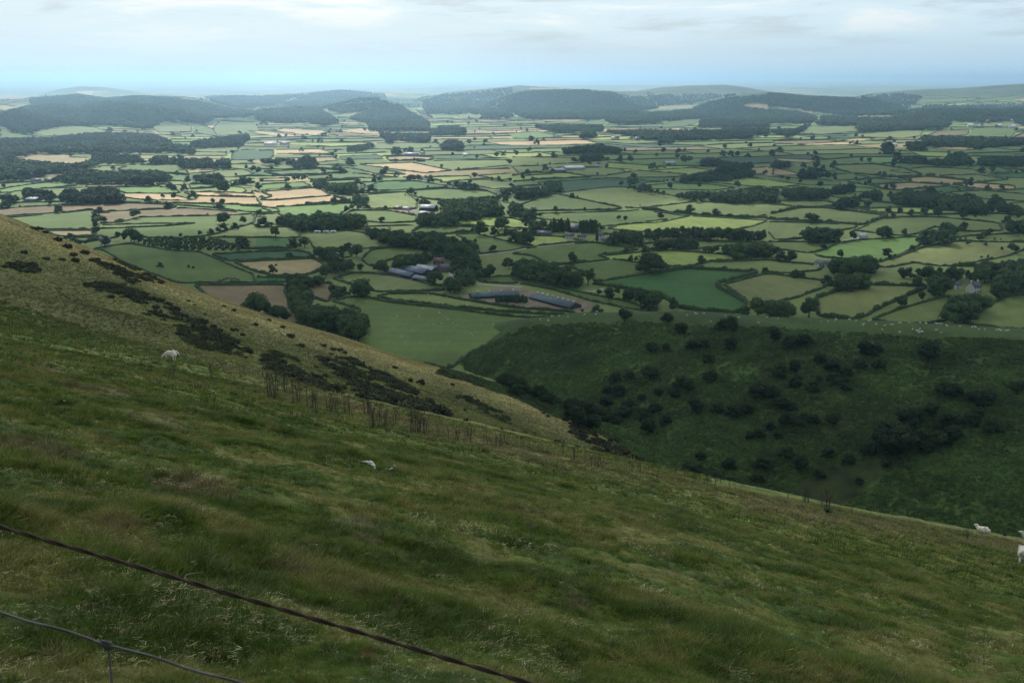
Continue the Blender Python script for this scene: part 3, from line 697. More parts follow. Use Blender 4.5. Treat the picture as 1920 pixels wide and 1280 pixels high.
def sphere(nu, nv):
    V = [(0, 0, 1)]
    for j in range(1, nv):
        th = math.pi * j / nv
        for i in range(nu):
            ph = 2 * math.pi * (i + .5 * (j % 2)) / nu; V.append((math.sin(th) * math.cos(ph), math.sin(th) * math.sin(ph), math.cos(th)))
    V.append((0, 0, -1)); Fc = []; n = len(V)
    for i in range(nu): Fc.append((0, 1 + i, 1 + (i + 1) % nu)); Fc.append((n - 1, n - 1 - nu + (i + 1) % nu, n - 1 - nu + i))
    for j in range(nv - 2):
        for i in range(nu):
            a = 1 + j * nu + i; b_ = 1 + j * nu + (i + 1) % nu; c = a + nu; d = b_ + nu
            if j % 2 == 0: Fc += [(a, c, b_), (b_, c, d)]
            else: Fc += [(a, c, d), (a, d, b_)]
    return np.array(V), np.array(Fc)
def crown(seed, lobes=15, kind='round', nleaf=900, leaf=0.05, low=False):
    """height-1 tree crown: lobes of leaves; returns V, F(tris), leaf attr"""
    rg = np.random.RandomState(seed); SV, SF = sphere(7, 5) if not low else sphere(6, 4)
    Vs, Fs, As, n = [], [], [], 0; C_ = []
    for i in range(lobes):
        if kind == 'round':
            a = rg.rand() * 6.283; h = rg.rand(); rad = .30 * math.sqrt(rg.rand()) * math.sin(math.pi * (0.12 + .80 * h)) ** .7
            c = np.array([math.cos(a) * rad, math.sin(a) * rad, .30 + .55 * h]); r = .15 + .07 * rg.rand()
        elif kind == 'wide':
            a = rg.rand() * 6.283; h = rg.rand(); rad = .50 * math.sqrt(rg.rand()) * (1 - .5 * h)
            c = np.array([math.cos(a) * rad, math.sin(a) * rad, .30 + .48 * h]); r = .16 + .08 * rg.rand()
        elif kind == 'bush':
            a = rg.rand() * 6.283; h = rg.rand(); rad = .52 * math.sqrt(rg.rand()) * (1 - .6 * h)
            c = np.array([math.cos(a) * rad, math.sin(a) * rad, .16 + .62 * h]); r = .18 + .10 * rg.rand()
        elif kind == 'slim':
            h = (i + rg.rand()) / lobes; a = rg.rand() * 6.283; rad = .05 * rg.rand()
            c = np.array([math.cos(a) * rad, math.sin(a) * rad, .08 + .84 * h]); r = .085 * math.sin(math.pi * (.22 + .70 * h)) + .01
        elif kind == 'open':
            a = rg.rand() * 6.283; h = rg.rand(); rad = .30 * math.sqrt(rg.rand())
            c = np.array([math.cos(a) * rad, math.sin(a) * rad, .35 + .56 * h]); r = .07 + .05 * rg.rand()
        elif kind == 'flat':      # gorse: low and lumpy
            a = rg.rand() * 6.283; rad = .75 * math.sqrt(rg.rand())
            c = np.array([math.cos(a) * rad, math.sin(a) * rad, .16 + .34 * rg.rand() * (1 - rad)]); r = .22 + .16 * rg.rand()
        C_.append((c, r))
        sq = np.array([1, 1, .82 if kind != 'slim' else 1.9])
        v = SV * (r * .84 * (1 + .30 * (rg.rand(len(SV), 1) - .5))) * sq + c
        Vs.append(v); Fs.append(SF + n); n += len(v); As.append(np.full(len(v), .15 + .5 * rg.rand()))
    per = nleaf // lobes
    for c, r in C_:
        d = rg.normal(size=(per, 3)); d /= np.linalg.norm(d, axis=1)[:, None]; d[:, 2] = np.where(d[:, 2] < -.5, -d[:, 2], d[:, 2])
        sq = np.array([1, 1, .82 if kind != 'slim' else 1.9])
        p = c + d * sq * (r * (.86 + .34 * rg.rand(per, 1)))
        nn = d + .9 * rg.normal(size=(per, 3)) * .5; nn /= np.linalg.norm(nn, axis=1)[:, None]
        t1 = np.cross(nn, rg.normal(size=(per, 3))); t1 /= np.linalg.norm(t1, axis=1)[:, None]; t2 = np.cross(nn, t1)
        s = leaf * (.6 + .8 * rg.rand(per, 1))
        q = np.stack([p - t1 * s, p + t2 * s * .6 + nn * s * .2, p + t1 * s, p - t2 * s * .6], 1).reshape(-1, 3)
        k = np.arange(per) * 4 + n
        Vs.append(q); Fs.append(np.concatenate([np.stack([k, k + 1, k + 2], 1), np.stack([k, k + 2, k + 3], 1)])); n += len(q)
        As.append(np.repeat(rg.rand(per), 4))
    return np.concatenate(Vs), np.concatenate(Fs), np.concatenate(As), C_
def tube(pts, rad, k=6):
    pts = np.asarray(pts, float); rad = np.broadcast_to(np.asarray(rad, float), (len(pts),)); V = []
    for i, p in enumerate(pts):
        d = pts[min(i + 1, len(pts) - 1)] - pts[max(i - 1, 0)]; d = d / (np.linalg.norm(d) + 1e-9)
        a = np.cross(d, [0, 0, 1] if abs(d[2]) < .9 else [1, 0, 0]); a /= np.linalg.norm(a); b_ = np.cross(d, a)
        for j in range(k):
            th = 6.28318 * j / k; V.append(p + (a * math.cos(th) + b_ * math.sin(th)) * rad[i])
    n = len(pts); Fc = []
    for i in range(n - 1):
        for j in range(k):
            q = i * k + j; q2 = i * k + (j + 1) % k; Fc += [(q, q2, q2 + k), (q, q2 + k, q + k)]
    V.append(pts[-1]); V.append(pts[0])
    for j in range(k): Fc.append(((n - 1) * k + j, (n - 1) * k + (j + 1) % k, n * k)); Fc.append(((j + 1) % k, j, n * k + 1))
    return np.array(V), np.array(Fc)
def join(parts):
    V, Fc, n = [], [], 0
    for v, f in parts: V.append(v); Fc.append(np.asarray(f) + n); n += len(v)
    return np.concatenate(V), np.concatenate(Fc)
def trunk(seed, C_, kind):
    rg = np.random.RandomState(seed + 5)
    top = .5 if kind not in ('slim',) else .85; r0 = .030 if kind != 'slim' else .02
    ps = [(0, 0, -.03), (.004, 0, .10), (.01, .006, .25), (.0, .01, top)]
    parts = [tube(ps, [r0 * 1.35, r0, r0 * .8, r0 * .35])]
    if kind in ('round', 'wide', 'open'):
        for c, r in C_[:6]:
            parts.append(tube([(.006, .004, .18 + .1 * rg.rand()), c * [.5, .5, .8], c], [r0 * .5, r0 * .33, r0 * .12], 5))
    return join(parts)
TREES = []      # variants: (kind, crown mesh, trunk mesh, joined V,F,A)
for i, (kind, lb, nl, lf) in enumerate([('round', 17, 1500, .038), ('round', 14, 1300, .042), ('round', 20, 1700, .036), ('wide', 18, 1600, .038), ('wide', 15, 1400, .040), ('bush', 14, 1100, .046), ('open', 20, 1000, .034), ('slim', 11, 1100, .026)]):
    V, Fc, A, C_ = crown(100 + i, lb, kind, nl, lf)
    cm = npmesh('crown', V, Fc, m_leaf, smooth=False, attrs={'leaf': A})
    tv, tf = trunk(i, C_, kind); tm = npmesh('trunk', tv, tf, m_bark)
    TREES.append((kind, cm, tm))
def kind_ix(rnd, k=None):
    if k is None: k = rnd.choice(['round', 'round', 'round', 'wide', 'wide', 'bush', 'open' if rnd.random() < .3 else 'round'])
    return rnd.choice([i for i, q in enumerate(TREES) if q[0] == k])

# one object that scatters copies of a few small meshes held inside itself (for what nobody could count)
def scatter(name, templates, mats, P, rot, scl, var, tint=None, label=None, kind='stuff'):
    """templates: list of (V, F tris, leaf attr, material index)"""
    Vs, Fs, A, tid, mi, n = [], [], [], [], [], 0
    for k, (v, f, a, m_) in enumerate(templates):
        Vs.append(v); Fs.append(f + n); A.append(a); tid.append(np.full(len(v), k)); mi.append(np.full(len(f), m_)); n += len(v)
    tv = np.concatenate(Vs); npnt = len(P)
    V = np.concatenate([tv, P]); me = npmesh(name, V, np.concatenate(Fs), None, smooth=False)
    for m_ in mats: me.materials.append(m_)
    me.polygons.foreach_set('material_index', np.concatenate(mi).astype(np.int32))
    def fa(nm, ty, arr, key):
        a = me.attributes.new(nm, ty, 'POINT'); a.data.foreach_set(key, np.ascontiguousarray(arr, np.float32 if ty != 'INT' else np.int32).ravel())
    z = lambda a, w, fill=0: np.concatenate([np.full((n, w), fill, float), a])
    fa('leaf', 'FLOAT', np.concatenate([np.concatenate(A), np.zeros(npnt)]), 'value')
    fa('tid', 'INT', np.concatenate([np.concatenate(tid), np.full(npnt, -1)]), 'value')
    fa('var', 'INT', np.concatenate([np.full(n, -1), var]), 'value')
    fa('rot', 'FLOAT_VECTOR', z(rot, 3), 'vector'); fa('scl', 'FLOAT_VECTOR', z(scl, 3, 1), 'vector')
    if tint is not None:
        c = np.ones((n + npnt, 4), np.float32); c[n:, :3] = tint; fa('tint', 'FLOAT_COLOR', c, 'color')
    ob = mobj(name, me); g = bpy.data.node_groups.new(name, 'GeometryNodeTree')
    g.interface.new_socket('Geometry', in_out='INPUT', socket_type='NodeSocketGeometry'); g.interface.new_socket('Geometry', in_out='OUTPUT', socket_type='NodeSocketGeometry')
    gi = g.nodes.new('NodeGroupInput'); go = g.nodes.new('NodeGroupOutput'); jn = g.nodes.new('GeometryNodeJoinGeometry')
    def attr(nm, dt):
        q = g.nodes.new('GeometryNodeInputNamedAttribute'); q.data_type = dt; q.inputs['Name'].default_value = nm; return q.outputs['Attribute']
    def eq(nm, val):
        c = g.nodes.new('FunctionNodeCompare'); c.data_type = 'INT'; c.operation = 'EQUAL'
        ins = [s for s in c.inputs if s.type == 'INT']; g.links.new(attr(nm, 'INT'), ins[0]); ins[1].default_value = val; return c.outputs[0]
    def sep(val):
        q = g.nodes.new('GeometryNodeSeparateGeometry'); q.domain = 'POINT'; g.links.new(gi.outputs[0], q.inputs[0]); g.links.new(eq('tid', val), q.inputs['Selection']); return q.outputs[0]
    pts = sep(-1); m2p = g.nodes.new('GeometryNodeMeshToPoints'); g.links.new(pts, m2p.inputs[0])
    for k in range(len(templates)):
        ip = g.nodes.new('GeometryNodeInstanceOnPoints'); g.links.new(m2p.outputs[0], ip.inputs['Points']); g.links.new(sep(k), ip.inputs['Instance'])
        g.links.new(eq('var', k), ip.inputs['Selection'])
        e2r = g.nodes.new('FunctionNodeEulerToRotation'); g.links.new(attr('rot', 'FLOAT_VECTOR'), e2r.inputs[0]); g.links.new(e2r.outputs[0], ip.inputs['Rotation'])
        g.links.new(attr('scl', 'FLOAT_VECTOR'), ip.inputs['Scale']); g.links.new(ip.outputs[0], jn.inputs[0])
    g.links.new(jn.outputs[0], go.inputs[0])
    md = ob.modifiers.new('scatter', 'NODES'); md.node_group = g
    return tag(ob, label, None, None, kind)

# ---- where the trees stand
rnd = random.Random(11)
LM = [('the long grey poultry shed', 1040, 560), ('the slate roofed farm barns', 780, 512), ('the poplar row', 1100, 425), ('the white cottages by the poplars', 1075, 447),
      ('the pale roofed barn', 795, 395), ('the orange wheat fields', 560, 375), ('the white cottage below the hill', 195, 454), ('the white house in the wood', 1833, 540),
      ('the white bungalow by the lane', 1548, 495), ('the planted orchard', 360, 455), ('the black cattle', 430, 524), ('the parked caravans', 615, 434),
      ('the brown field under the hill', 450, 560), ('the pasture dotted with sheep', 800, 630), ('the deep green crop field', 1130, 345), ('the white topped shed', 55, 374),
      ('the big saturated green field', 1290, 540), ('the yellow green meadow', 1240, 480), ('the narrow tan field', 530, 498), ('the bright field behind the bungalow', 1640, 462),
      ('the olive field above the bracken', 1600, 565), ('the long copse', 1350, 325), ('the village among trees', 1500, 365), ('the tan field pair', 1700, 345),
      ('the square orange field', 760, 313), ('the lit white barns', 520, 268), ('the long wooded bank', 150, 300), ('the pair of fields by the oak', 1290, 400),
      ('the straw coloured corner field', 925, 413), ('the two hedges meeting in a point', 1190, 388), ('the row of five oaks', 1710, 405), ('the conifer block by the barns', 960, 560),
      ('the striped green pasture', 350, 400), ('the small ridge top field', 1900, 470), ('the sloping field by the copse', 1750, 450), ('the lane to the farm', 960, 475)]
ORD = 'first second third fourth fifth sixth seventh eighth ninth tenth eleventh twelfth thirteenth fourteenth fifteenth sixteenth seventeenth eighteenth nineteenth twentieth'.split()
def ordn(i): return ORD[i] if i < 20 else ('twenty-' + ORD[i - 20] if i < 29 else 'thirty-' + ORD[i - 30] if 30 <= i < 39 else 'forty-' + ORD[i-40] if 40 <= i < 49 else 'thirtieth' if i == 29 else 'fortieth')
def label_by_landmark(items, noun, lms=LM):
    """items: dicts with px,py,adj -> sets 'label', singled out by landmark, side and count outwards"""
    g = {}
    for it in items:
        j = min(range(len(lms)), key=lambda q: (lms[q][1] - it['px']) ** 2 + (2.2 * (lms[q][2] - it['py'])) ** 2)
        n_, lx, ly = lms[j]; side = 'beyond' if it['py'] < ly - 6 else 'before' if it['py'] > ly + 6 else 'level with'
        g.setdefault((j, side), []).append(it)
    for (j, side), v in g.items():
        n_, lx, ly = lms[j]; v.sort(key=lambda it: (it['px'] - lx) ** 2 + (2.2 * (it['py'] - ly)) ** 2)
        for i, it in enumerate(v):
            it['label'] = f"{it['adj']} {noun} {side} {n_}" + (f", {ordn(i)} one out from it" if len(v) > 1 else '')
TR = []   # dict x,y,z,h,kix,px,py
def add_tree(X, Y, Z, h, kix, wsc=1.0):
    px, py = proj(X, Y, Z); TR.append(dict(x=X, y=Y, z=Z, h=h, k=kix, px=float(px), py=float(py), ah=h * F / Y, w=wsc))
SINGLE = [l.split('|') for l in '''
F|150 350 90 o,290 420 78,365 415 82,755 490 105,130 640 105 o,790 790 155,525 640 90,660 270 105,755 270 112,715 140 48,770 135 40,845 125 28,975 135 24,1680 330 112,1790 350 92,1845 280 98,1880 362 90,860 320 50,905 430 20 b,1875 75 52,30 180 52,0 935 195 w,60 925 130 w,165 978 150 w,1340 700 112 w,1600 712 62,1480 740 60,250 420 30 b,640 650 30 b,640 500 55,1220 560 100,1060 580 100,950 600 90 o
G|20 375 105,110 400 112 w,60 390 90,455 545 95,890 530 60,1000 600 120,1040 612 170,1100 590 105,1420 540 68 w,1665 520 38 b,1335 165 72,1115 205 58 w,800 210 36 o,852 225 46 o,490 50 26,545 140 26 b,720 140 22 b,570 700 128 o,525 910 36 b,1530 905 32 b,1050 870 140,1210 880 90 w,650 780 50 b,790 775 60,960 110 16 b,860 130 22 b,825 350 66 s,635 378 105 s,655 280 50 s,520 345 50,640 905 66 w,1900 610 50 b,1860 480 60
H|900 170 60,985 175 56,1065 190 64,1170 180 66 o,1275 190 82,1550 200 36,545 125 62,635 115 64,1085 445 50,535 505 72,915 500 36,948 495 32 s,845 525 32 s,1750 445 36 b,1630 400 26 b,1500 400 38 w,1590 370 62,1650 500 30 b,1600 498 22 b,305 938 152,210 640 64 w,735 580 115 w,680 575 80,1400 985 190 w,1470 985 160 w,1530 940 120,1340 930 60 b,1800 235 62 o,1700 362 22 b,1745 362 16 b,1440 362 22 b,1480 362 24 b,1195 390 105,1310 388 110 w,300 370 100,360 370 90,1020 335 60,1100 325 22 b
D|105 870 36,150 880 36,242 895 36,390 930 50,395 865 48,445 870 62,500 880 36,405 830 72 o,480 800 52,330 852 84,255 850 62,365 785 62,265 775 42,870 855 52,920 862 36,990 868 36,1062 875 24,885 950 46,730 910 32,1300 905 26,1230 970 52,1433 960 26,1648 945 42,1610 810 38,1678 825 52,625 710 32,700 745 42,760 750 46,355 690 38,970 740 84,1060 740 52,1110 740 52,910 1010 58,825 1020 72,1395 910 18 b,1235 835 16 b,1795 875 24 b,1625 880 14 b,30 690 50,95 665 25,900 665 75,1395 1090 50,1380 1085 60,1550 1110 50,1625 1115 60,480 990 50,540 985 60
C|250 800 46,155 890 46,580 770 52,810 745 62 o,885 740 56,1060 790 52,1240 715 42,1245 680 46,1135 670 40,925 675 34,845 665 36,1290 750 62 o,1330 745 52,1470 670 32,1595 630 36,905 930 76,820 915 42,1180 950 62,1410 940 62,1690 930 52,1030 960 56,1780 790 58,1810 835 38 b,1210 890 42,130 665 42,40 695 42,205 700 32,185 605 42,143 595 52,235 575 22,640 840 26 b,710 780 30,1085 695 26,1140 880 18,1165 880 18,195 760 16,285 760 22,1785 630 40,1690 690 38,1640 690 42,1580 690 44
B|700 755 56,340 655 32,600 675 34,505 825 52,235 895 46,285 865 34,320 880 42,360 880 52,770 915 56,885 910 62,870 965 62,1165 980 56,955 840 52,1055 840 32,1520 800 28,1660 720 42,1475 700 36,1855 690 32,1250 670 38,1160 665 46,1120 665 36,480 590 38,640 590 32,425 590 22,245 640 22,818 510 28,175 560 36,1555 540 62,120 805 38,480 700 28,1345 600 38,1720 600 38,1600 605 38,20 825 52,20 950 64,1870 1035 55,1120 990 18 b,970 1095 34 b,60 455 40,940 520 40,1190 725 24 b,1330 725 14 b,1640 640 20,1820 880 40,1770 880 36,1840 890 30 b,1905 890 36
A|1305 1015 56 w,1222 1008 34,1445 1010 62,1595 1055 46 w,1670 1060 50 w,1260 1085 50 w,1180 1050 28 b,1680 1200 92 w,1825 1200 62,1305 945 42,1385 950 52,1190 920 26,1255 930 22 b,1640 960 90,1680 970 100,1650 900 80,1765 910 38,1770 850 32,1330 830 34,1410 900 62,1640 890 72,1820 900 62,1870 920 64,1850 795 38,1900 810 48,1050 685 24,1370 785 76,1350 740 62,440 1115 62 b,450 1090 40 b,30 935 36,720 700 40,1555 1135 18 b,1100 1095 14 b,150 1075 18 b
E|985 375 108 w,1040 385 84,885 365 66,940 375 60,1500 335 46 w,1355 340 34 b,1580 320 50 w,1640 310 48 w,1700 300 36 b,1760 280 54,1690 525 36 b,1200 565 42 w,1415 572 30 b,1450 572 20 b,590 405 52,490 370 42,720 195 50 b,730 235 45 b,715 275 50 b,705 315 40 b,545 380 40,640 400 36
'''.strip().split('\n')]
KD = {'o': 'open', 'w': 'wide', 'b': 'bush', 's': 'slim'}
for reg, s in SINGLE:
    ox, oy = ORG[reg]
    for it in s.split(','):
        q = it.split(); x, y, h = map(float, q[:3]); px, py = ox + x / 4, oy + y / 4
        g_ = ground([px], [py])[0]; H_ = h / 4 * g_[1] / F * 1.03
        add_tree(g_[0], g_[1], g_[2] - .2, H_, kind_ix(rnd, KD[q[3]] if len(q) > 3 else None), rnd.uniform(.9, 1.25))
# woods: trees on a jittered grid of real ground whose crowns show inside the outline
def wood_points(cls, sp, ymax, hm, hs):
    out = []
    for c, poly in WOODS:
        if c != cls: continue
        a = np.array(poly); pxs = np.concatenate([a[:, 0], a[:, 0]]); pys = np.concatenate([a[:, 1], a[:, 1] + 6])
        g_ = ground(pxs, np.maximum(pys, 172))
        g_ = g_[g_[:, 1] < ymax * 1.15]
        if not len(g_): continue
        y0, y1 = g_[:, 1].min() * .96 - 30, min(g_[:, 1].max() * 1.06 + 60, ymax); k0, k1 = (g_[:, 0] / g_[:, 1]).min() - .01, (g_[:, 0] / g_[:, 1]).max() + .01
        ys = np.arange(y0, y1, sp * .9); xs = np.arange(min(k0 * y0, k0 * y1), max(k1 * y0, k1 * y1), sp)
        if len(ys) * len(xs) > 1.5e6: continue
        X, Y = np.meshgrid(xs, ys); rg = np.random.RandomState(int(a[0, 0] * 7 + a[0, 1]))
        X = (X + (rg.rand(*X.shape) - .5) * sp * .9).ravel(); Y = (Y + (rg.rand(*Y.shape) - .5) * sp * .9).ravel()
        h = hm + hs * (rg.rand(len(X)) - .5) * 2 ; h *= 1 + .5 * fbm(X, Y, 60, 2, 8)
        Z = vz_at(X, Y); px, py = proj(X, Y, Z + .55 * h)
        _, pyb = proj(X, Y, Z + .1 * h); _, pyt = proj(X, Y, Z + .88 * h)
        ok = inpoly(px, py, poly) & (inpoly(px, pyb - 3, poly) | (c == 'far')) & inpoly(px, pyt + 2.2, poly)
        for cl in CLEAR: ok &= ~inpoly(px, py, cl)
        out.append(np.stack([X, Y, Z, h], 1)[ok])
    return np.concatenate(out)
wn = wood_points('near', 7.8, 2300, 10.8, 3.4)
wm = wood_points('mid', 10.5, 4800, 11, 3)
wf = np.concatenate([wood_points('far', 14.5, 9500, 11.5, 2.5), wood_points('thin', 24, 9500, 12, 2.5)])
for X, Y, Z, h in wn: add_tree(X, Y, Z - .2, h, kind_ix(rnd, rnd.choice(['round', 'round', 'wide', 'bush'])), rnd.uniform(.9, 1.15))
for X, Y, Z, h in wm:
    if rnd.random() < .5: add_tree(X, Y, Z - .2, h, kind_ix(rnd), 1.15)
    else: TR.append(dict(x=X, y=Y, z=Z, h=h, k=kind_ix(rnd), px=0, py=0, ah=1, w=1.2))
for t_ in TR:     # visible from the camera? (the hill hides some)
    p = hground([t_['px']], [t_['py'] - .8 * t_['ah']], 60) if t_['ah'] > 18 else None
    t_['vis'] = t_['ah'] > 1 and (p is None or np.isnan(p[0, 0]) or p[0, 1] > t_['y']) and -20 < t_['px'] < 1940
vis = sorted([t_ for t_ in TR if t_['vis']], key=lambda q: -q['ah'] * (q['w'] if TREES[q['k']][0] != 'bush' else .8))
NIND = 285
indiv, rest = vis[:NIND], vis[NIND:] + [t_ for t_ in TR if not t_['vis']]
ADJ = {'round': ('tall round', 'rounded', 'small round'), 'wide': ('big spreading', 'wide crowned', 'squat spreading'), 'bush': ('big bushy', 'bushy', 'low bushy'), 'open': ('tall thin-leaved', 'open crowned', 'small open'), 'slim': ('tall slim', 'slim', 'small slim')}
hh = sorted(q['h'] for q in indiv); h1, h2 = hh[len(hh) // 3], hh[2 * len(hh) // 3]
for q in indiv: q['adj'] = ADJ[TREES[q['k']][0]][0 if q['h'] > h2 else 1 if q['h'] > h1 else 2]
label_by_landmark(indiv, 'tree')
def put(name, meshes, loc, rz, sc_, label, cat, group=None, rx=0, ry=0):
    """thing = Empty at its base; its parts are children"""
    e_ = link(bpy.data.objects.new(name, None)); e_.location = loc; e_.rotation_euler = (rx, ry, rz); e_.scale = sc_
    tag(e_, label, cat, group)
    for nm, me in meshes: mobj(nm, me, e_)
    return e_
for q in indiv:
    s = q['h']; kd, cm, tm = TREES[q['k']]
    put('tree', [('crown', cm), ('trunk', tm)], (q['x'], q['y'], q['z']), rnd.random() * 6.28, (s * q['w'], s * q['w'], s), q['label'], 'tree', 'trees of the plain')
# everything farther or smaller: one mass of woodland
lowT = []
for i, kd in enumerate(['round', 'wide', 'round', 'bush']):
    V, Fc, A, C_ = crown(300 + i, 9, kd, 240, .075, low=True); lowT.append((V, Fc, A, 0))
rg = np.random.RandomState(5)
R_ = np.array([(q['x'], q['y'], q['z'], q['h'], q['w']) for q in rest])
allp = np.concatenate([R_[:, :3], wf[:, :3]]); hh_ = np.concatenate([R_[:, 3], wf[:, 3]]); ww_ = np.concatenate([R_[:, 4], np.full(len(wf), 1.5)])
n_ = len(allp); rot = np.zeros((n_, 3)); rot[:, 2] = rg.rand(n_) * 6.28
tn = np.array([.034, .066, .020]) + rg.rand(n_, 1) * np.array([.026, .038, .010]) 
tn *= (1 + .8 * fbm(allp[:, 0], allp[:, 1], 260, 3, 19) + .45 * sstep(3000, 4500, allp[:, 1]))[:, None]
m_leaft = foliage_mat('woodland_leaves', (0, 0, 0), (0, 0, 0), .12, tinted=True)
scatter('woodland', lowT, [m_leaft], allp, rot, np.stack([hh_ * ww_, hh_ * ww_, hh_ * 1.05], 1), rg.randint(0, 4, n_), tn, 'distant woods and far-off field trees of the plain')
print('TREES', len(indiv), len(rest), len(wf))

# ------------------------------------------------------------------ hedges
def hedge_mesh(P, Z, wd, ht, seed):
    """P (n,2) centre line; bumpy leafy bank"""
    n = len(P); d = np.gradient(P, axis=0); d /= np.linalg.norm(d, axis=1)[:, None] + 1e-9; nn = np.stack([-d[:, 1], d[:, 0]], 1)
    prof = np.array([(-.5, -.15), (-.56, .45), (-.34, .92), (0, 1.04), (.34, .92), (.56, .45), (.5, -.15)])
    rg = np.random.RandomState(seed); m = len(prof)
    ww = wd * (1 + .8 * vn(np.arange(n) * .31, np.zeros(n) + seed, 3)); hh_ = ht * (1 + .9 * vn(np.arange(n) * .23, np.zeros(n) + seed * 1.7, 4) + .35 * (rg.rand(n) - .5))
    V = np.zeros((n, m, 3))
    j = (rg.rand(n, m) - .5) * .32
    off = prof[:, 0][None] * ww[:, None] * (1 + j)
    V[:, :, 0] = P[:, 0:1] + nn[:, 0:1] * off; V[:, :, 1] = P[:, 1:2] + nn[:, 1:2] * off
    V[:, :, 2] = Z[:, None] + prof[:, 1][None] * hh_[:, None] * (1 + (rg.rand(n, m) - .5) * .3 * (prof[:, 1][None] > 0))
    V[0, :, 2] = np.minimum(V[0, :, 2], Z[0] + .3); V[-1, :, 2] = np.minimum(V[-1, :, 2], Z[-1] + .3)
    return V.reshape(-1, 3), grid_faces(n, m)
occ = {}
def occ_near(px, py, r=2.6):
    i, j = int(px // 4), int(py // 4)
    for a in (-1, 0, 1):
        for b_ in (-1, 0, 1):
            for (x, y, idn) in occ.get((i + a, j + b_), ()):
                if abs(x - px) < r * 1.6 and abs(y - py) < r * .75: return True
    return False
hedges = []
CN = dict(q='olive', g='green', d='dark green', b='bright green', y='yellow green', o='orange', t='tan', n='brown', m='olive green', s='rich green')
for fi, (c, poly) in enumerate(FIELDS):
    cyy = sum(p[1] for p in poly) / len(poly)
    if cyy < 222: continue
    n = len(poly); runs = []; run = []
    new = []
    for i in range(n):
        a, b_ = poly[i], poly[(i + 1) % n]; Ld = math.hypot(b_[0] - a[0], b_[1] - a[1]); st = max(int(Ld / 1.6), 1)
        for q in range(st):
            px = a[0] + (b_[0] - a[0]) * q / st; py = a[1] + (b_[1] - a[1]) * q / st
            cut = abs(b_[0] - a[0]) < 3 and any(abs(px - q_) < 2.5 for q_ in (480, 960, 1440))
            hid = cut or occ_near(px, py) or (not 0 - 30 < px < 1950)
            if hid:
                if len(run) > 6: runs.append(run)
                run = []
            else: run.append((px, py))
            new.append((px, py, hid and not cut))
    if len(run) > 6: runs.append(run)
    for px, py, hid in new:
        if not hid: occ.setdefault((int(px // 4), int(py // 4)), []).append((px, py, fi))
    for run in runs:
        hedges.append((c, run))
hobs = []
for hi_, (c, run) in enumerate(hedges):
    a = np.array(run); g_ = ground(a[:, 0], a[:, 1]); P = g_[:, :2]
    if np.abs(np.diff(P[:, 1])).max() > 400: continue
    seg = np.linalg.norm(np.diff(P, axis=0), axis=1); s_ = np.concatenate([[0], np.cumsum(seg)]); Ltot = s_[-1]
    Ym = P[:, 1].mean()
    # smooth then resample in metres
    st = max(1.1, Ym * .0014); m = int(Ltot / st)
    if m < 4: continue
    ts = np.linspace(0, Ltot, m); X = np.interp(ts, s_, P[:, 0]); Y = np.interp(ts, s_, P[:, 1])
    kk = max(1, int(8 / st)); ker = np.ones(2 * kk + 1) / (2 * kk + 1)
    if m > 4 * kk: X[kk:-kk] = np.convolve(X, ker, 'valid'); Y[kk:-kk] = np.convolve(Y, ker, 'valid')
    X = X + .8 * vn(ts / 14, ts * 0 + hi_, 6); Z = vz_at(X, Y)
    cls = rnd.random(); ht = rnd.uniform(1.3, 2.0) if cls < .8 else rnd.uniform(2.2, 3.2); wd = rnd.uniform(1.5, 2.3) * (1 + Ym / 9000)
    V, Fc = hedge_mesh(np.stack([X, Y], 1), Z, wd, ht, hi_)
    i0 = len(a) // 2
    hobs.append(dict(V=V, F=Fc, px=float(a[i0, 0]), py=float(a[i0, 1]), L=sum(math.hypot(a[i + 1, 0] - a[i, 0], a[i + 1, 1] - a[i, 1]) for i in range(len(a) - 1)), Y=Ym, c=c, ht=ht))
hobs.sort(key=lambda q: -q['L'] * q['ht'] / q['Y'])
hind, hrest = hobs[:230], hobs[230:]
for q in hind: q['adj'] = ('long' if q['L'] > 110 else 'short' if q['L'] < 45 else 'trimmed') + (' thick' if q['ht'] > 2.3 else '')
label_by_landmark(hind, 'hedge')
for q in hind:
    o = mobj('hedge', npmesh('hedge', q['V'], q['F'], m_hedge)); tag(o, q['label'].replace('hedge ', f"hedge edging the {CN[q['c']]} field ", 1) if len(q['label'].split()) < 12 else q['label'], 'hedge', 'hedges between the fields')
# the hedges of the far patchwork, as one mass
Vs, Fs, n = [q['V'] for q in hrest], [], 0
for q in hrest: Fs.append(q['F'] + n); n += len(q['V'])
allpoly = [np.array(p) for c, p in FIELDS] + [np.array(p) for c, p in WOODS]
def free(px, py):
    ok = np.ones(len(px), bool)
    for p in allpoly:
        m0 = (px > p[:, 0].min()) & (px < p[:, 0].max()) & (py > p[:, 1].min()) & (py < p[:, 1].max())
        if m0.any():
            ix = np.nonzero(m0)[0]; ok[ix[inpoly(px[ix], py[ix], p)]] = False
    return ok
cand = []
for r in range(-40, 75):
    v = r * ROW; us = np.arange(-7000, 8500, 9.0); a_, b_ = warp(us, us * 0 + v); x, y = to_xy(a_, b_); cand.append((x, y))
    cw = 130 + 170 * _h(np.array([r]), np.array([r * 3 + 1]), 9)[0]; sh = 7 * _h(np.array([r]), np.array([r + 5]), 2)[0]
    for c in range(int(-7000 / cw), int(8500 / cw)):
        u = (c - sh) * cw; vs = np.arange(v, v + ROW + 1, 9.0); a_, b_ = warp(vs * 0 + u, vs); x, y = to_xy(a_, b_)
        if (_h(np.array([r]), np.array([c]), 77)[0] > 0.66): continue
        cand.append((x, y))
hedge_pts = []
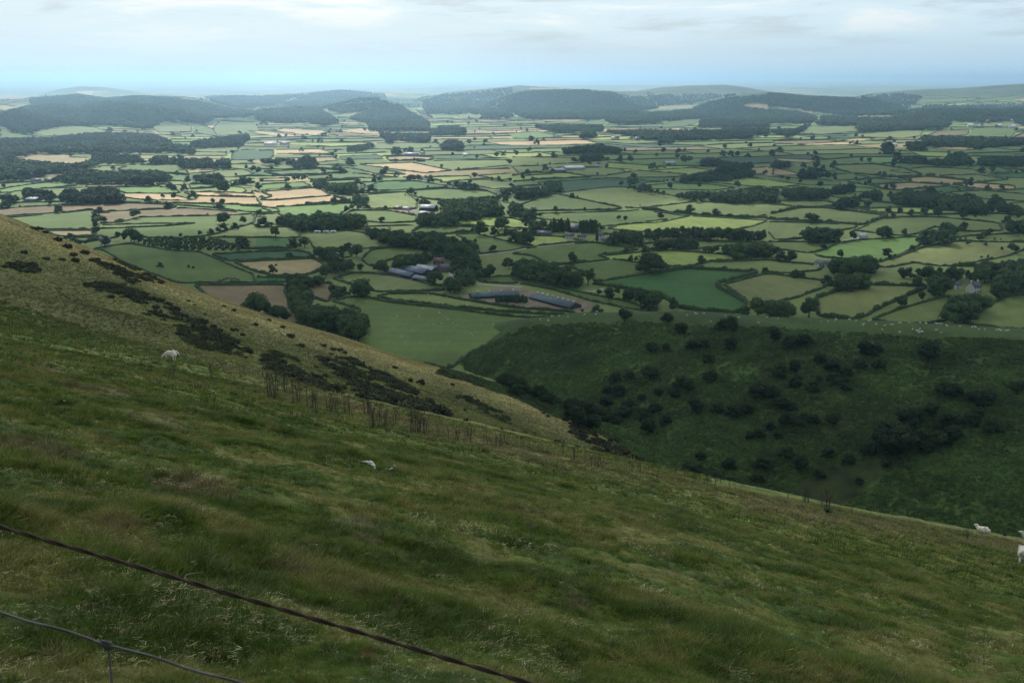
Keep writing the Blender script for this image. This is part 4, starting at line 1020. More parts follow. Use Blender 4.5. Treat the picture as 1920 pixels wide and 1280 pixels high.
for x, y in cand:
    m0 = (y > 1000) & (y < 7600) & (np.abs(x) < .56 * y)
    if m0.sum() < 5: continue
    x, y = x[m0], y[m0]; z = vz_at(x, y); px, py = proj(x, y, z); ok = free(px, py) & (hills_z(x / y, y) < 70)
    hs = rnd.random()
    i = 0
    while i < len(x):
        if not ok[i]: i += 1; continue
        j = i
        while j < len(x) and ok[j] and (j == i or abs(x[j] - x[j - 1]) < 40): j += 1
        if j - i > 4:
            V, Fc = hedge_mesh(np.stack([x[i:j], y[i:j]], 1), z[i:j], 1.8 + y[i] / 4200, 1.1 + 1.0 * hs + y[i] / 9000, i + int(y[i])); Vs.append(V); Fs.append(Fc + n); n += len(V)
            for k in range(i, j):
                if rnd.random() < .042: hedge_pts.append((x[k], y[k], z[k]))
        i = j + 1
for q in hind + hrest:
    for k in range(0, len(q['V']), 7 * 6):
        if rnd.random() < .045: p = q['V'][k]; hedge_pts.append((p[0], p[1], vz_at(p[0], p[1]).item()))
o = mobj('distant_hedges', npmesh('distant_hedges', np.concatenate(Vs), np.concatenate(Fs), m_hedge)); tag(o, 'network of small far-off hedges between distant fields', kind='stuff')
hp = np.array(hedge_pts); hp = hp[hp[:, 1] > 900]; n_ = len(hp); h_ = 5 + 8 * rg.rand(n_); rot = np.zeros((n_, 3)); rot[:, 2] = rg.rand(n_) * 6.28
w_ = h_ * rg.uniform(.9, 1.5, n_)
tn = np.array([.030, .058, .019]) + rg.rand(n_, 1) * np.array([.018, .028, .008])
scatter('hedgerow_trees', lowT, [m_leaft], hp, rot, np.stack([w_, w_, h_], 1), rg.randint(0, 4, n_), tn, 'countless small far-off trees standing in distant hedges')
print('HEDGES', len(hind), len(hrest), 'pts', n_)
# ------------------------------------------------------------------ the hillside : cover
hX, hY, hZ = HX.ravel(), HY.ravel(), HZ.ravel(); hR = np.hypot(hX, hY)
cc = hY * CT - (hZ - CAMZ) * ST; cc = np.where(cc < .3, .3, cc)
hpx = 960 + F * hX / cc; hpy = 640 - F * (hY * ST + (hZ - CAMZ) * CT) / cc
BRACK = [(820,700),(845,684),(870,668),(920,640),(980,613),(1050,605),(1170,603),(1300,606),(1440,613),(1560,620),(1700,629),(1800,634),(2500,650),(2500,1400),(1300,960),(1225,885),(1180,855),(1130,820),(1090,798),(1040,778),(960,742),(900,722)]
def hill_zone(px, py, r, X, Y):
    """0 near pasture, 1 dry spur, 2 bracken, 3 green crest"""
    jx = px + 10 * fbm(X, Y, 22, 3, 31); jy = py + 5 * fbm(X, Y, 22, 3, 32)
    br = inpoly(jx, jy, BRACK) & (r > 240)
    z = np.zeros(np.shape(px), int)
    ey = np.interp(px, [e_[0] for e_ in EDGE], [e_[1] for e_ in EDGE])
    z[(r > 100) & (py < ey + 2) | (r > 200)] = 1
    z[(r > 300) & (X > 20) & (py < np.interp(px, [p[0] for p in BRACK[:13]], [p[1] for p in BRACK[:13]]) + 3)] = 3
    z[(Y > 430) & (X > -90) & ~br & (z != 3)] = 3
    z[br] = 2
    return z
HZN = hill_zone(hpx, hpy, hR, hX, hY)
goldy = np.interp(hpx, [g[0] for g in GOLD], [g[1] for g in GOLD])
def pasture_col(X, Y, r):
    a = fbm(X + .2 * Y, 1.2 * Y, 1.1, 4, 41); b_ = fbm(X, Y, .42, 3, 42); c_ = fbm(X, Y, 15, 2, 43); e_ = fbm(X + .3 * Y, 1.4 * Y, 3.6, 4, 40)
    a = a + .35 * e_
    g = np.array([.082, .134, .014]); dk = np.array([.048, .086, .009]); st = np.array([.205, .19, .055]); ol = np.array([.098, .130, .017])
    t = np.clip(.5 + 1.1 * a + .8 * b_, 0, 1)[:, None]; col = g * (1 - t) + ol * t
    t = (.9 * sstep(.06, .34, -a - 1.0 * b_))[:, None]; col = col * (1 - t) + dk * t
    t = (.6 * sstep(.26, .5, a + .9 * b_ + .5 * c_ + .1 * sstep(25, 60, r)))[:, None]; col = col * (1 - t) + st * t
    return col
PC = pasture_col(hX, hY, hR)
# drier seeding grass in a band along the brow
eyv = np.interp(hpx, [e_[0] for e_ in EDGE], [e_[1] for e_ in EDGE]); brow = np.exp(-((hpy - eyv - 14) / 16) ** 2)[:, None] * (hpx > 420)[:, None] * np.clip(.75 + 1.6 * fbm(hX, hY, 4, 3, 44), 0, 1)[:, None]
PC = PC * (1 - .8 * brow) + np.array([.20, .165, .075]) * .8 * brow
gn = fbm(hX + hY * .5, hY * .5 - .2 * hX, 18, 4, 45)
GC = np.array([.135, .140, .036]) * (1 + .7 * gn)[:, None]
rim = sstep(46, 4, hpy - goldy)[:, None] * sstep(180, 300, hR)[:, None]
GC = GC * (1 - .75 * rim) + np.array([.40, .335, .125]) * (1 + .5 * fbm(hX, hY, 9, 3, 46))[:, None] * .75 * rim
bn = fbm(hX, hY, 30, 3, 47)
BC = np.array([.056, .100, .020]) * (1 + .5 * bn)[:, None]
op = sstep(.16, .3, fbm(hX, hY, 38, 2, 48))[:, None]; BC = BC * (1 - .55 * op) + np.array([.058, .090, .022]) * .55 * op
glade = np.zeros(len(hX))
for poly in ([(1500,900),(1560,880),(1640,855),(1700,850),(1660,890),(1600,935),(1560,960),(1490,960)], [(1535,800),(1590,785),(1605,795),(1560,815)]):
    glade = np.maximum(glade, inpoly(hpx + 14 * fbm(hX, hY, 12, 2, 49), hpy + 10 * fbm(hX, hY, 12, 2, 50), poly).astype(float))
BC = BC * (1 - glade[:, None]) + np.array([.030, .044, .010]) * (1 + .8 * fbm(hX, hY, 5, 3, 66))[:, None] * glade[:, None]
CC = np.array([.046, .080, .015]) * (1 + .6 * fbm(hX, hY, 25, 3, 51))[:, None]
hc = np.where((HZN == 0)[:, None], PC, np.where((HZN == 1)[:, None], GC, np.where((HZN == 2)[:, None], BC, CC)))
# bare trodden patches of earth, as many and as big as the photograph has
for px, py, rr, cl in ((660, 985, .55, (.24, .19, .12)), (690, 1010, .3, (.24, .19, .12)), (60, 835, .9, (.20, .14, .09)), (215, 985, .35, (.2, .14, .08)), (350, 897, .6, (.13, .085, .05)), (400, 915, .5, (.17, .115, .06)), (690, 1222, .12, (.2, .09, .04)), (545, 1070, .22, (.2, .14, .09)), (335, 1245, .12, (.17, .12, .07)), (920, 1050, .35, (.17, .13, .07)), (1090, 1130, .3, (.13, .09, .05)), (1160, 965, .6, (.17, .12, .07)), (1250, 1075, .3, (.19,.14,.08)), (1740, 1065, .5, (.19, .14, .08)), (1840, 1240, .35, (.18,.13,.07)),(1650,1190,.3,(.16,.13,.07)), (990, 960, .6, (.17,.11,.06)),(120,700,2.0,(.17,.13,.07)),(60,690,2.2,(.15,.12,.06)),(160,730,1.6,(.2,.16,.08)),(290,790,1.2,(.17,.14,.06))):
    g_ = hground([px], [py])[0]
    if np.isnan(g_[0]): continue
    d = np.hypot(hX - g_[0], (hY - g_[1]) * .8) / (rr * .5) * (1 + .9 * fbm(hX, hY, rr * .8, 3, 60)); t_ = (sstep(1.1, .6, d) * .45)[:, None]; hc = hc * (1 - t_) + np.array(cl) * t_
m_hill, t, b = new_mat('hill_grass')
at = N(t, 'ShaderNodeAttribute', attribute_name='cover')
s = noise_mul(t, at.outputs['Color'], b, 6.0, .62, 1.38, 8, rough=.75)
s = noise_mul(t, s, b, .7, .8, 1.2, 6); L(t, s, b.inputs['Base Color'])
co = N(t, 'ShaderNodeTexCoord'); n1 = N(t, 'ShaderNodeTexNoise', i={'Scale': 9.0, 'Detail': 8.0, 'Roughness': .7}); L(t, co.outputs['Object'], n1.inputs['Vector'])
bp = N(t, 'ShaderNodeBump', i={'Strength': .9, 'Distance': .12}); L(t, n1.outputs[0], bp.inputs['Height']); L(t, bp.outputs[0], b.inputs['Normal'])
tag(mobj('hillside', npmesh('hillside', np.stack([hX, hY, hZ], 1), grid_faces(*HX.shape), m_hill, cols={'cover': hc})), kind='structure')
hgrid = hc.reshape(HX.shape + (3,)); zgrid = HZN.reshape(HX.shape); glg = glade.reshape(HX.shape)
def hidx(X, Y):
    a = np.clip(np.round((np.arctan2(X, Y + OY) - az[0]) / (az[1] - az[0])).astype(int), 0, len(az) - 1); r = np.clip(np.searchsorted(rs, np.hypot(X, Y + OY)), 0, len(rs) - 1); return r, a

# ------------------------------------------------------------------ grass, bracken
rg = np.random.RandomState(21)
def tuft(seed, nb, h, w, spread, lean, seg=2, flat=0, curl=.4):
    g = np.random.RandomState(seed); V, Fc, A, n = [], [], [], 0
    for i in range(nb):
        a = g.rand() * 6.283; r = spread * math.sqrt(g.rand()); bx, by = math.cos(a) * r, math.sin(a) * r
        d = a + g.normal() * .7; hh = h * (.55 + .6 * g.rand()); ln = lean * (.4 + g.rand()); wd = w * (.7 + .6 * g.rand()); pa = d + 1.57 + g.normal() * .6
        px_, py_ = math.cos(pa) * wd, math.sin(pa) * wd; pts = []
        for s in range(seg + 1):
            t_ = s / seg; o = ln * hh * (t_ ** 1.7); z = hh * (t_ - .38 * curl * t_ * t_ * 1.4) if not flat else .012 + .05 * math.sin(t_ * 3.1) * g.rand()
            if flat: o = hh * t_; d += g.normal() * .55
            k = (1 - t_ * .85) if s < seg else .06
            cx_, cy_ = (bx + math.cos(d) * o, by + math.sin(d) * o)
            pts += [(cx_ - px_ * k, cy_ - py_ * k, z), (cx_ + px_ * k, cy_ + py_ * k, z)]
        V += pts; sh = g.rand()
        for s in range(seg): q = n + 2 * s; Fc += [(q, q + 1, q + 3), (q, q + 3, q + 2)]
        A += [sh] * len(pts); n += len(pts)
    return np.array(V), np.array(Fc), np.array(A), 0
m_grass = foliage_mat('grass_blades', (0, 0, 0), (0, 0, 0), .25, tinted=True)
def sector(n, r0, r1, a0, a1, power=1.0):
    u = rg.rand(n); r = np.sqrt(r0 * r0 + (r1 * r1 - r0 * r0) * u) if power == 1 else r0 * (r1 / r0) ** u
    a = R(a0) + R(a1 - a0) * rg.rand(n); return np.sin(a) * r, np.cos(a) * r
parts_ = [sector(int(90000 * GD), 1.8, 9, -62, 62), sector(int(95000 * GD), 9, 26, -42, 42), sector(int(110000 * GD), 24, 75, -34, 33), sector(int(60000 * GD), 70, 205, -34, 12)]
GXp = np.concatenate([p[0] for p in parts_]); GYp = np.concatenate([p[1] for p in parts_]); r_ = np.hypot(GXp, GYp)
ir, ia = hidx(GXp, GYp); GZp = hz_at(GXp, GYp); zn = zgrid[ir, ia]; col = hgrid[ir, ia]
ok = (zn == 0)
# thin the grass where the ground shows through, and drop what stands behind the brow
gpx, gpy = proj(GXp, GYp, GZp); ey = np.interp(gpx, [e_[0] for e_ in EDGE], [e_[1] for e_ in EDGE]); ok &= (gpy > ey - 60) & ((r_ < 210) | (gpy > ey - 14))
ok &= rg.rand(len(GXp)) > .75 * sstep(.10, .16, col[:, 0] - .6 * col[:, 1]) * (r_ < 30)
GXp, GYp, GZp, r_, col, gpy, ey = GXp[ok], GYp[ok], GZp[ok], r_[ok], col[ok], gpy[ok], ey[ok]
nG = len(GXp)
T_ = [tuft(1, 26, 1.0, .026, .55, .75, 3), tuft(2, 30, .8, .028, .7, .9, 3), tuft(3, 22, 1.15, .024, .5, 1.1, 3), tuft(4, 8, .9, .028, .5, .3, 4, flat=1), tuft(5, 14, 1.0, .085, .6, .7, 2), tuft(6, 14, .9, .085, .7, .9, 2), tuft(7, 7, 2.3, .018, .4, .45, 2)]
near = r_ < 26; litter = (rg.rand(nG) < .04 + .40 * sstep(.08, .3, fbm(GXp, GYp, .9, 3, 75))) & (r_ < 45); seedy = (rg.rand(nG) < (.015 + .16 * np.exp(-((gpy - ey - 12) / 20) ** 2) + .10 * sstep(.12, .2, col[:, 0]))) & ~litter
var = np.where(near, rg.randint(0, 3, nG), rg.randint(4, 6, nG)); var = np.where(litter, 3, var); var = np.where(seedy, 6, var)
size = (.036 + .0024 * r_ ** .93) * (.55 + .9 * rg.rand(nG)) * np.clip(1 + 1.1 * fbm(GXp, GYp, 1.0, 3, 71), .7, 2) * np.where(litter, 1.5, 1) * np.where(seedy, .9, 1)
tint = col * (.45 + 1.1 * rg.rand(nG, 1)); tint[:, 0] *= 1 + .25 * (rg.rand(nG) - .5)
st_ = np.array([.52, .48, .25]); tint[litter] = st_ * (.55 + .6 * rg.rand(litter.sum(), 1)); tint[seedy] = np.array([.225, .185, .085]) * (.6 + .6 * rg.rand(seedy.sum(), 1))
dry = (rg.rand(nG) < .09) & ~litter; tint[dry] = np.array([.20, .185, .08]) * (.6 + .7 * rg.rand(dry.sum(), 1))
rot = np.zeros((nG, 3)); rot[:, 0] = R(-14) + .25 * rg.normal(size=nG); rot[:, 1] = R(12) + .25 * rg.normal(size=nG); rot[:, 2] = 0
rz = rg.rand(nG) * 6.283
# lean with the slope: tilt kept in world axes, so spin is put first by choosing the axis pair
tl = .30; rot = np.stack([tl * np.cos(rz) * -1 + .15 * rg.normal(size=nG), tl * np.sin(rz) * .8 + .15 * rg.normal(size=nG), rz], 1) * np.array([.7, .7, 1])
scatter('grass', T_, [m_grass], np.stack([GXp, GYp, GZp - .01], 1), rot, np.stack([size, size, size * (.8 + .4 * rg.rand(nG))], 1), var, tint, 'rough tufted pasture grass with straw blades on the near slope')
# dry grass of the spur beyond
X, Y = sector(int(90000 * GD), 120, 420, -32, 14); ir, ia = hidx(X, Y); ok = zgrid[ir, ia] == 1; X, Y = X[ok], Y[ok]; ir, ia = ir[ok], ia[ok]; n_ = len(X); c_ = hgrid[ir, ia] * (.7 + .6 * rg.rand(n_, 1))
s_ = .32 * (.6 + .8 * rg.rand(n_)); rot = np.zeros((n_, 3)); rot[:, 2] = rg.rand(n_) * 6.28
T2 = [tuft(11, 14, 1, .13, .8, .8, 2), tuft(12, 12, .8, .15, .9, 1.0, 2)]
scatter('dry_grass', T2, [m_grass], np.stack([X, Y, hz_at(X, Y) - .03], 1), rot, np.stack([s_, s_, s_], 1), rg.randint(0, 2, n_), c_, 'straw coloured dry grass covering the spur beyond the pasture')
# bracken on the far side of the ravine
def frond(seed, nl=46, leaf=.20):
    g = np.random.RandomState(seed); V, Fc, A, n = [], [], [], 0
    for i in range(nl):
        a = g.rand() * 6.283; r = math.sqrt(g.rand()); z = .75 * (1 - r * r) + .25 * g.rand(); p = np.array([math.cos(a) * r, math.sin(a) * r, z])
        nn = np.array([math.cos(a) * r * 1.1, math.sin(a) * r * 1.1, .8]) + g.normal(size=3) * .3; nn /= np.linalg.norm(nn); t1 = np.cross(nn, g.normal(size=3)); t1 /= np.linalg.norm(t1); t2 = np.cross(nn, t1); s = leaf * (.7 + .9 * g.rand())
        V += [p - t1 * s, p + t2 * s * .5, p + t1 * s, p - t2 * s * .5]; Fc += [(n, n + 1, n + 2), (n, n + 2, n + 3)]; A += [g.rand()] * 4; n += 4
    return np.array(V), np.array(Fc), np.array(A), 0
X, Y = sector(int(170000 * GD), 255, 640, -9, 34); ir, ia = hidx(X, Y); ok = (zgrid[ir, ia] == 2) & (glg[ir, ia] < .5) & (rg.rand(len(X)) < np.clip(.82 + .9 * fbm(X, Y, 14, 3, 81), 0, 1)); X, Y = X[ok], Y[ok]; ir, ia = ir[ok], ia[ok]; n_ = len(X)
c_ = hgrid[ir, ia] * (.5 + .95 * rg.rand(n_, 1)) * (1 + .55 * fbm(X + Y, (Y - X) * .4, 7, 3, 82))[:, None]
s_ = .72 * (.6 + .9 * rg.rand(n_)) * (1 + .5 * fbm(X, Y, 5, 2, 83)); rot = np.zeros((n_, 3)); rot[:, 2] = rg.rand(n_) * 6.28; rot[:, 0] = .2 * rg.normal(size=n_)
m_brk = foliage_mat('bracken_fronds', (0, 0, 0), (0, 0, 0), .1, tinted=True)
scatter('bracken', [frond(1), frond(2), frond(3)], [m_brk], np.stack([X, Y, hz_at(X, Y) - .1], 1), rot, np.stack([s_, s_, s_ * 1.0], 1), rg.randint(0, 3, n_), c_, 'dense dark green bracken covering the steep ravine side')
# short grass on the crest
X, Y = sector(int(34000 * GD), 270, 640, 0, 34); ir, ia = hidx(X, Y); ok = (zgrid[ir, ia] == 3) | (glg[ir, ia] > .5); X, Y = X[ok], Y[ok]; ir, ia = ir[ok], ia[ok]; n_ = len(X); c_ = hgrid[ir, ia] * (.6 + .6 * rg.rand(n_, 1)); s_ = .35 * (.6 + .8 * rg.rand(n_)); rot = np.zeros((n_, 3)); rot[:, 2] = rg.rand(n_) * 6.28
scatter('crest_grass', T2, [m_grass], np.stack([X, Y, hz_at(X, Y) - .05], 1), rot, np.stack([s_, s_, s_ * .6], 1), rg.randint(0, 2, n_), c_, 'short grazed green grass along the crest of the bracken hill')

# ------------------------------------------------------------------ thorn bushes, ravine trees, gorse
def bush_mesh(seed, kind, lb, nl, lf, mat, nm):
    V, Fc, A, C_ = crown(seed, lb, kind, nl, lf); return npmesh(nm, V, Fc, mat, smooth=False, attrs={'leaf': A}), C_
HAW = []
for i in range(4):
    cm, C_ = bush_mesh(400 + i, 'bush', 14, 1100, .045, m_haw, 'crown'); tv, tf = trunk(i + 40, C_, 'round'); HAW.append((cm, npmesh('trunk', tv, tf, m_bark)))
RT = []
for i in range(3):
    cm, C_ = bush_mesh(430 + i, 'round', 16, 1300, .042, m_haw, 'crown'); tv, tf = trunk(i + 50, C_, 'round'); RT.append((cm, npmesh('trunk', tv, tf, m_bark)))
# px, py of the foot, height in photo pixels
THORN = [l for l in '''1171 603 26,1252 603 18,1275 628 24,1372 622 30,1355 618 22,1223 660 22,1250 657 16,1298 655 22,1318 654 20,1368 660 30,1328 680 22,1155 717 22,1218 712 28,1180 710 16,1262 745 22,1290 735 26,1275 726 24,1330 714 24,1420 745 26,1305 776 34,1232 742 18,1160 742 24,1140 738 18,1203 750 14,1228 772 20,1210 790 22,1250 796 20,1428 735 22,1345 770 20,1372 782 26,1400 776 24,1452 640 26,1484 652 24,1508 652 28,1540 680 22,1560 697 24,1490 700 26,1465 704 24,1620 668 30,1645 664 22,1612 690 20,1650 690 22,1740 680 44,1735 672 30,1770 745 32,1788 742 24,1835 765 40,1855 755 30,1860 810 30,1745 780 30,1700 800 40,1720 790 30,1690 835 46,1680 855 60,1650 840 40,1730 835 34,1755 840 36,1780 830 34,1780 800 34,1500 885 34,1590 868 22,1535 895 20,1550 855 20,1610 905 14,1630 850 24,1560 800 30,1585 705 22,1905 740 30'''.split(',')]
items = []
for s in THORN:
    px, py, h = map(float, s.split()); g_ = hground([px], [py], 200)[0]
    if np.isnan(g_[0]): continue
    items.append(dict(px=px, py=py, g=g_, h=h * g_[1] / F * 1.1, adj='tall dark' if h > 32 else 'dark round' if h > 23 else 'small dark'))
# thickets of the side gullies and the ravine bottom
THK = [([(1440,735),(1480,705),(1560,690),(1605,700),(1600,735),(1560,770),(1500,800),(1440,790),(1430,760)], 6.2, 'thicket'),
       ([(1280,870),(1330,840),(1380,800),(1440,790),(1500,800),(1490,850),(1430,900),(1400,925),(1330,910),(1290,900)], 6.5, 'ravine'),
       ([(930,712),(975,715),(1040,745),(1100,765),(1150,785),(1145,803),(1110,795),(1050,773),(990,745)], 7.5, 'stream'),
       ([(1130,745),(1210,760),(1220,800),(1180,795),(1140,790)], 6.5, 'stream'), ([(1640,780),(1760,760),(1860,720),(1890,745),(1800,815),(1740,850),(1660,870),(1640,830)], 6.5, 'gully'),
       ([(820,680),(880,690),(950,712),(940,730),(870,708)], 99, 'stream')]
for poly, sp, nm in THK:
    a = np.array(poly, float); g_ = hground(a[:, 0], a[:, 1], 200); g_ = g_[~np.isnan(g_[:, 0])]
    if len(g_) < 2: continue
    xs = np.arange(g_[:, 0].min() - 10, g_[:, 0].max() + 10, sp); ys = np.arange(g_[:, 1].min() - 15, g_[:, 1].max() + 15, sp * 1.15); X, Y = np.meshgrid(xs, ys); X = (X + (rg.rand(*X.shape) - .5) * sp).ravel(); Y = (Y + (rg.rand(*Y.shape) - .5) * sp).ravel()
    h = (3.0 + 3.2 * rg.rand(len(X))) * (1.25 if nm == 'stream' else 1); Z = hz_at(X, Y); px, py = proj(X, Y, Z + .5 * h); ok = inpoly(px, py, poly) & (rg.rand(len(X)) < (.7 if nm == 'stream' else .42))
    for x, y, z, hh_, qx, qy in zip(X[ok], Y[ok], Z[ok], h[ok], px[ok], py[ok]): items.append(dict(px=qx, py=qy, g=(x, y, z), h=hh_, adj='tall dark' if hh_ > 6.3 else 'dark round' if hh_ > 4.6 else 'small dark', thick=nm))
HLM = [('the crest sheep', 1590, 618), ('the lone crest thorn', 1171, 600), ('the twin crest thorns', 1372, 622), ('the ravine mouth', 880, 700), ('the stream trees', 1080, 770), ('the green knoll', 1180, 815),
       ('the ravine bottom', 1330, 880), ('the big gully thorn', 1690, 850), ('the upper gully thorn', 1740, 680), ('the brown glade', 1600, 910), ('the dark side thicket', 1530, 740), ('the mid slope pair', 1320, 655), ('the left slope thorns', 1220, 700), ('the lower lone thorn', 1305, 776), ('the diagonal gully', 1835, 765), ('the pale grass patch', 1560, 800), ('the upper slope cluster', 1500, 645)]
HLM = [(a.replace('left slope', 'steep slope'), b_, c_) for a, b_, c_ in HLM]
items.sort(key=lambda q: -q['h'] / q['g'][1]); items = items[:290]
label_by_landmark(items, 'thorn bush', HLM)
for q in items:
    cm, tm = (RT if q['h'] > 6.5 else HAW)[rnd.randrange(3)]; s = q['h']; w_ = s * rnd.uniform(.95, 1.3)
    put('thorn_bush', [('crown', cm), ('trunk', tm)], (q['g'][0], q['g'][1], q['g'][2] - .15 * s * .3), rnd.random() * 6.28, (w_, w_, s), q['label'], 'thorn bush', 'thorn bushes on the bracken hill')
print('THORN', len(items))
# gorse : lone bushes are things, the big banks nobody could count
GOR = []
for i in range(4): GOR.append(bush_mesh(460 + i, 'flat', 13, 800, .06, m_gorse, 'gorse_bush')[0])
BANK = [[(0,485),(35,488),(68,500),(72,506),(50,509),(15,502),(0,497)], [(160,532),(185,525),(215,530),(235,538),(275,550),(320,568),(345,585),(390,600),(388,608),(330,600),(300,596),(260,582),(225,570),(190,558),(170,545)], [(322,610),(360,606),(400,618),(440,638),(467,660),(455,668),(420,656),(370,645),(335,630)], [(170,480),(200,485),(235,498),(275,515),(310,530),(300,533),(255,525),(215,512),(185,500)],
        [(487,660),(520,658),(545,670),(560,695),(600,710),(640,735),(600,728),(550,705),(515,692)], [(600,668),(640,682),(700,690),(735,705),(760,720),(790,745),(830,775),(850,792),(810,785),(760,775),(720,762),(680,745),(660,722),(630,700),(605,685)], [(850,728),(880,738),(915,760),(960,790),(940,790),(905,770),(870,750)], [(790,745),(830,770),(880,800),(890,806),(850,800),(810,782)], [(600,640),(640,655),(665,672),(700,690),(670,684),(630,664)], [(1060,790),(1090,790),(1140,825),(1180,845),(1200,870),(1160,860),(1110,835),(1070,810)]]
def hgrid_points(poly, sp, dmin=110):
    a = np.array(poly, float); g_ = hground(a[:, 0], a[:, 1], dmin); g_ = g_[~np.isnan(g_[:, 0])]
    xs = np.arange(g_[:, 0].min() - 5, g_[:, 0].max() + 5, sp); ys = np.arange(g_[:, 1].min() - 8, g_[:, 1].max() + 8, sp); X, Y = np.meshgrid(xs, ys); X = (X + (rg.rand(*X.shape) - .5) * sp).ravel(); Y = (Y + (rg.rand(*Y.shape) - .5) * sp).ravel()
    Z = hz_at(X, Y); px, py = proj(X, Y, Z + .5); ok = inpoly(px + 16 * fbm(X, Y, 9, 3, 3), py + 8 * fbm(X, Y, 9, 3, 4), poly) & (np.hypot(X, Y) > dmin); return X[ok], Y[ok], Z[ok]
bp_ = []
for k, poly in enumerate(BANK):
    X, Y, Z = hgrid_points(poly, 1.25, 110)
    kp = rg.rand(len(X)) < np.clip(.42 + 3.2 * fbm(X, Y, 5, 3, 90 + k), .0, .95)
    bp_.append(np.stack([X, Y, Z], 1)[kp])
bp_ = np.concatenate(bp_); n_ = len(bp_); rot = np.zeros((n_, 3)); rot[:, 2] = rg.rand(n_) * 6.28; s_ = 1.0 * (.5 + 1.2 * rg.rand(n_))
GT = []
for i in range(3):
    V, Fc, A, C_ = crown(480 + i, 9, 'flat', 260, .085, low=True); GT.append((V, Fc, A, 0))
tn = np.array([.036, .044, .014]) * (.45 + 1.1 * rg.rand(n_, 1))
m_gt = foliage_mat('gorse_bank', (0, 0, 0), (0, 0, 0), .05, tinted=True)
scatter('gorse', GT, [m_gt], bp_ - [0, 0, .15], rot, np.stack([s_, s_, s_ * 1.0], 1), rg.randint(0, 3, n_), tn, 'banks of blackish gorse merged together across the dry spur')
LONE = '''66 431 8 26,82 437 5 14,108 452 9 14,126 465 9 16,138 480 9 15,158 476 8 18,45 475 7 12,141 491 9 14,86 486 5 20,116 488 5 16,245 530 6 24,172 490 7 10,245 528 8 20,352 565 4 8,385 590 4 7,365 573 4 10,420 575 4 8,438 583 5 10,477 610 6 12,505 602 6 8,530 615 6 10,545 632 8 18,562 650 8 16,592 690 6 10,380 606 9 18,402 615 8 16,440 622 9 16,455 630 7 10,420 635 7 12,770 716 10 8,788 720 12 16,740 690 6 12,848 722 5 8,1060 788 7 14,1075 800 7 12,983 812 7 12,1045 838 8 12,1083 838 6 8,1095 840 5 7,940 790 7 9,905 762 5 7,870 770 6 8,940 812 6 7,962 808 6 10,1118 828 9 20,1150 830 10 22,1000 815 6 9,820 800 7 12,875 806 7 12,610 706 8 16,700 705 6 10,1020 775 5 9,1027 781 5 9'''.split(',')
items = []
for s in LONE:
    px, py, h, wd = map(float, s.split()); g_ = hground([px], [py], 110)[0]
    if np.isnan(g_[0]): continue
    items.append(dict(px=px, py=py, g=g_, h=h * g_[1] / F * 1.6, w=wd * g_[1] / F * .62, adj='wide dark' if wd > 15 else 'small dark'))
GLM = [('the spur top', 60, 435), ('the uppermost gorse bank', 30, 495), ('the long gorse bank', 270, 560), ('the two grazing sheep', 320, 665), ('the gorse sheep', 252, 525), ('the ridge sheep', 520, 620), ('the central gorse bank', 720, 725), ('the ridge end gorse', 905, 765), ('the green knoll', 1150, 820), ('the spur edge', 770, 700)]
label_by_landmark(items, 'gorse bush', GLM)
for q in items:
    o = mobj('gorse_bush', GOR[rnd.randrange(4)]); o.location = (q['g'][0], q['g'][1], q['g'][2] - .1); o.rotation_euler = (0, 0, rnd.random() * 6.28); o.scale = (q['w'], q['w'], q['h']); tag(o, q['label'], 'gorse bush', 'lone gorse bushes on the spur')
# ------------------------------------------------------------------ buildings
def plain(name, c, rough=.8, amt=.15, sc_=1.0):
    m, t, b = new_mat(name); rgb = N(t, 'ShaderNodeRGB'); rgb.outputs[0].default_value = (*c, 1)
    s = noise_mul(t, rgb.outputs[0], b, sc_, 1 - amt, 1 + amt, 5); L(t, s, b.inputs['Base Color']); b.inputs['Roughness'].default_value = rough; return m
def ribbed(name, c):
    m, t, b = new_mat(name); rgb = N(t, 'ShaderNodeRGB'); rgb.outputs[0].default_value = (*c, 1); s = noise_mul(t, rgb.outputs[0], b, .35, .7, 1.25, 5)
    co = N(t, 'ShaderNodeTexCoord'); wv = N(t, 'ShaderNodeTexWave', i={'Scale': .9, 'Distortion': .3}); L(t, co.outputs['Object'], wv.inputs[0]); r = N(t, 'ShaderNodeMapRange', i={3: .82, 4: 1.1}); L(t, wv.outputs[0], r.inputs[0])
    mm = N(t, 'ShaderNodeMix', data_type='RGBA', blend_type='MULTIPLY'); mm.inputs[0].default_value = 1; L(t, s, mm.inputs[6]); L(t, r.outputs[0], mm.inputs[7]); L(t, mm.outputs[2], b.inputs['Base Color']); b.inputs['Roughness'].default_value = .55; return m
BM = dict(white=plain('white_render', (.62, .61, .58)), stone=plain('brown_stone', (.17, .14, .11), amt=.35), brick=plain('brick', (.22, .12, .085)), dark=plain('dark_boards', (.045, .045, .042)), grey=plain('grey_wall', (.26, .26, .25)),
          slate=ribbed('slate', (.085, .10, .12)), teal=ribbed('teal_sheet', (.085, .125, .135)), pale=ribbed('pale_sheet', (.42, .44, .45)), blue=ribbed('blue_grey_sheet', (.14, .18, .22)), rust=ribbed('brown_sheet', (.15, .09, .06)), wtop=ribbed('white_sheet', (.75, .76, .77)), tile=ribbed('brown_tile', (.13, .085, .065)),
          glass=plain('window_glass', (.03, .035, .04), .15), wood=plain('door_wood', (.10, .07, .05)), steel=plain('galvanised', (.35, .37, .38), .4))
def bx(x0, x1, y0, y1, z0, z1): return box_mesh(x0, x1, y0, y1, z0, z1)
def joinq(parts):
    V, Fc, n = [], [], 0
    for v, f in parts: V.append(v); Fc.append(f + n); n += len(v)
    return np.concatenate(V), np.concatenate(Fc)
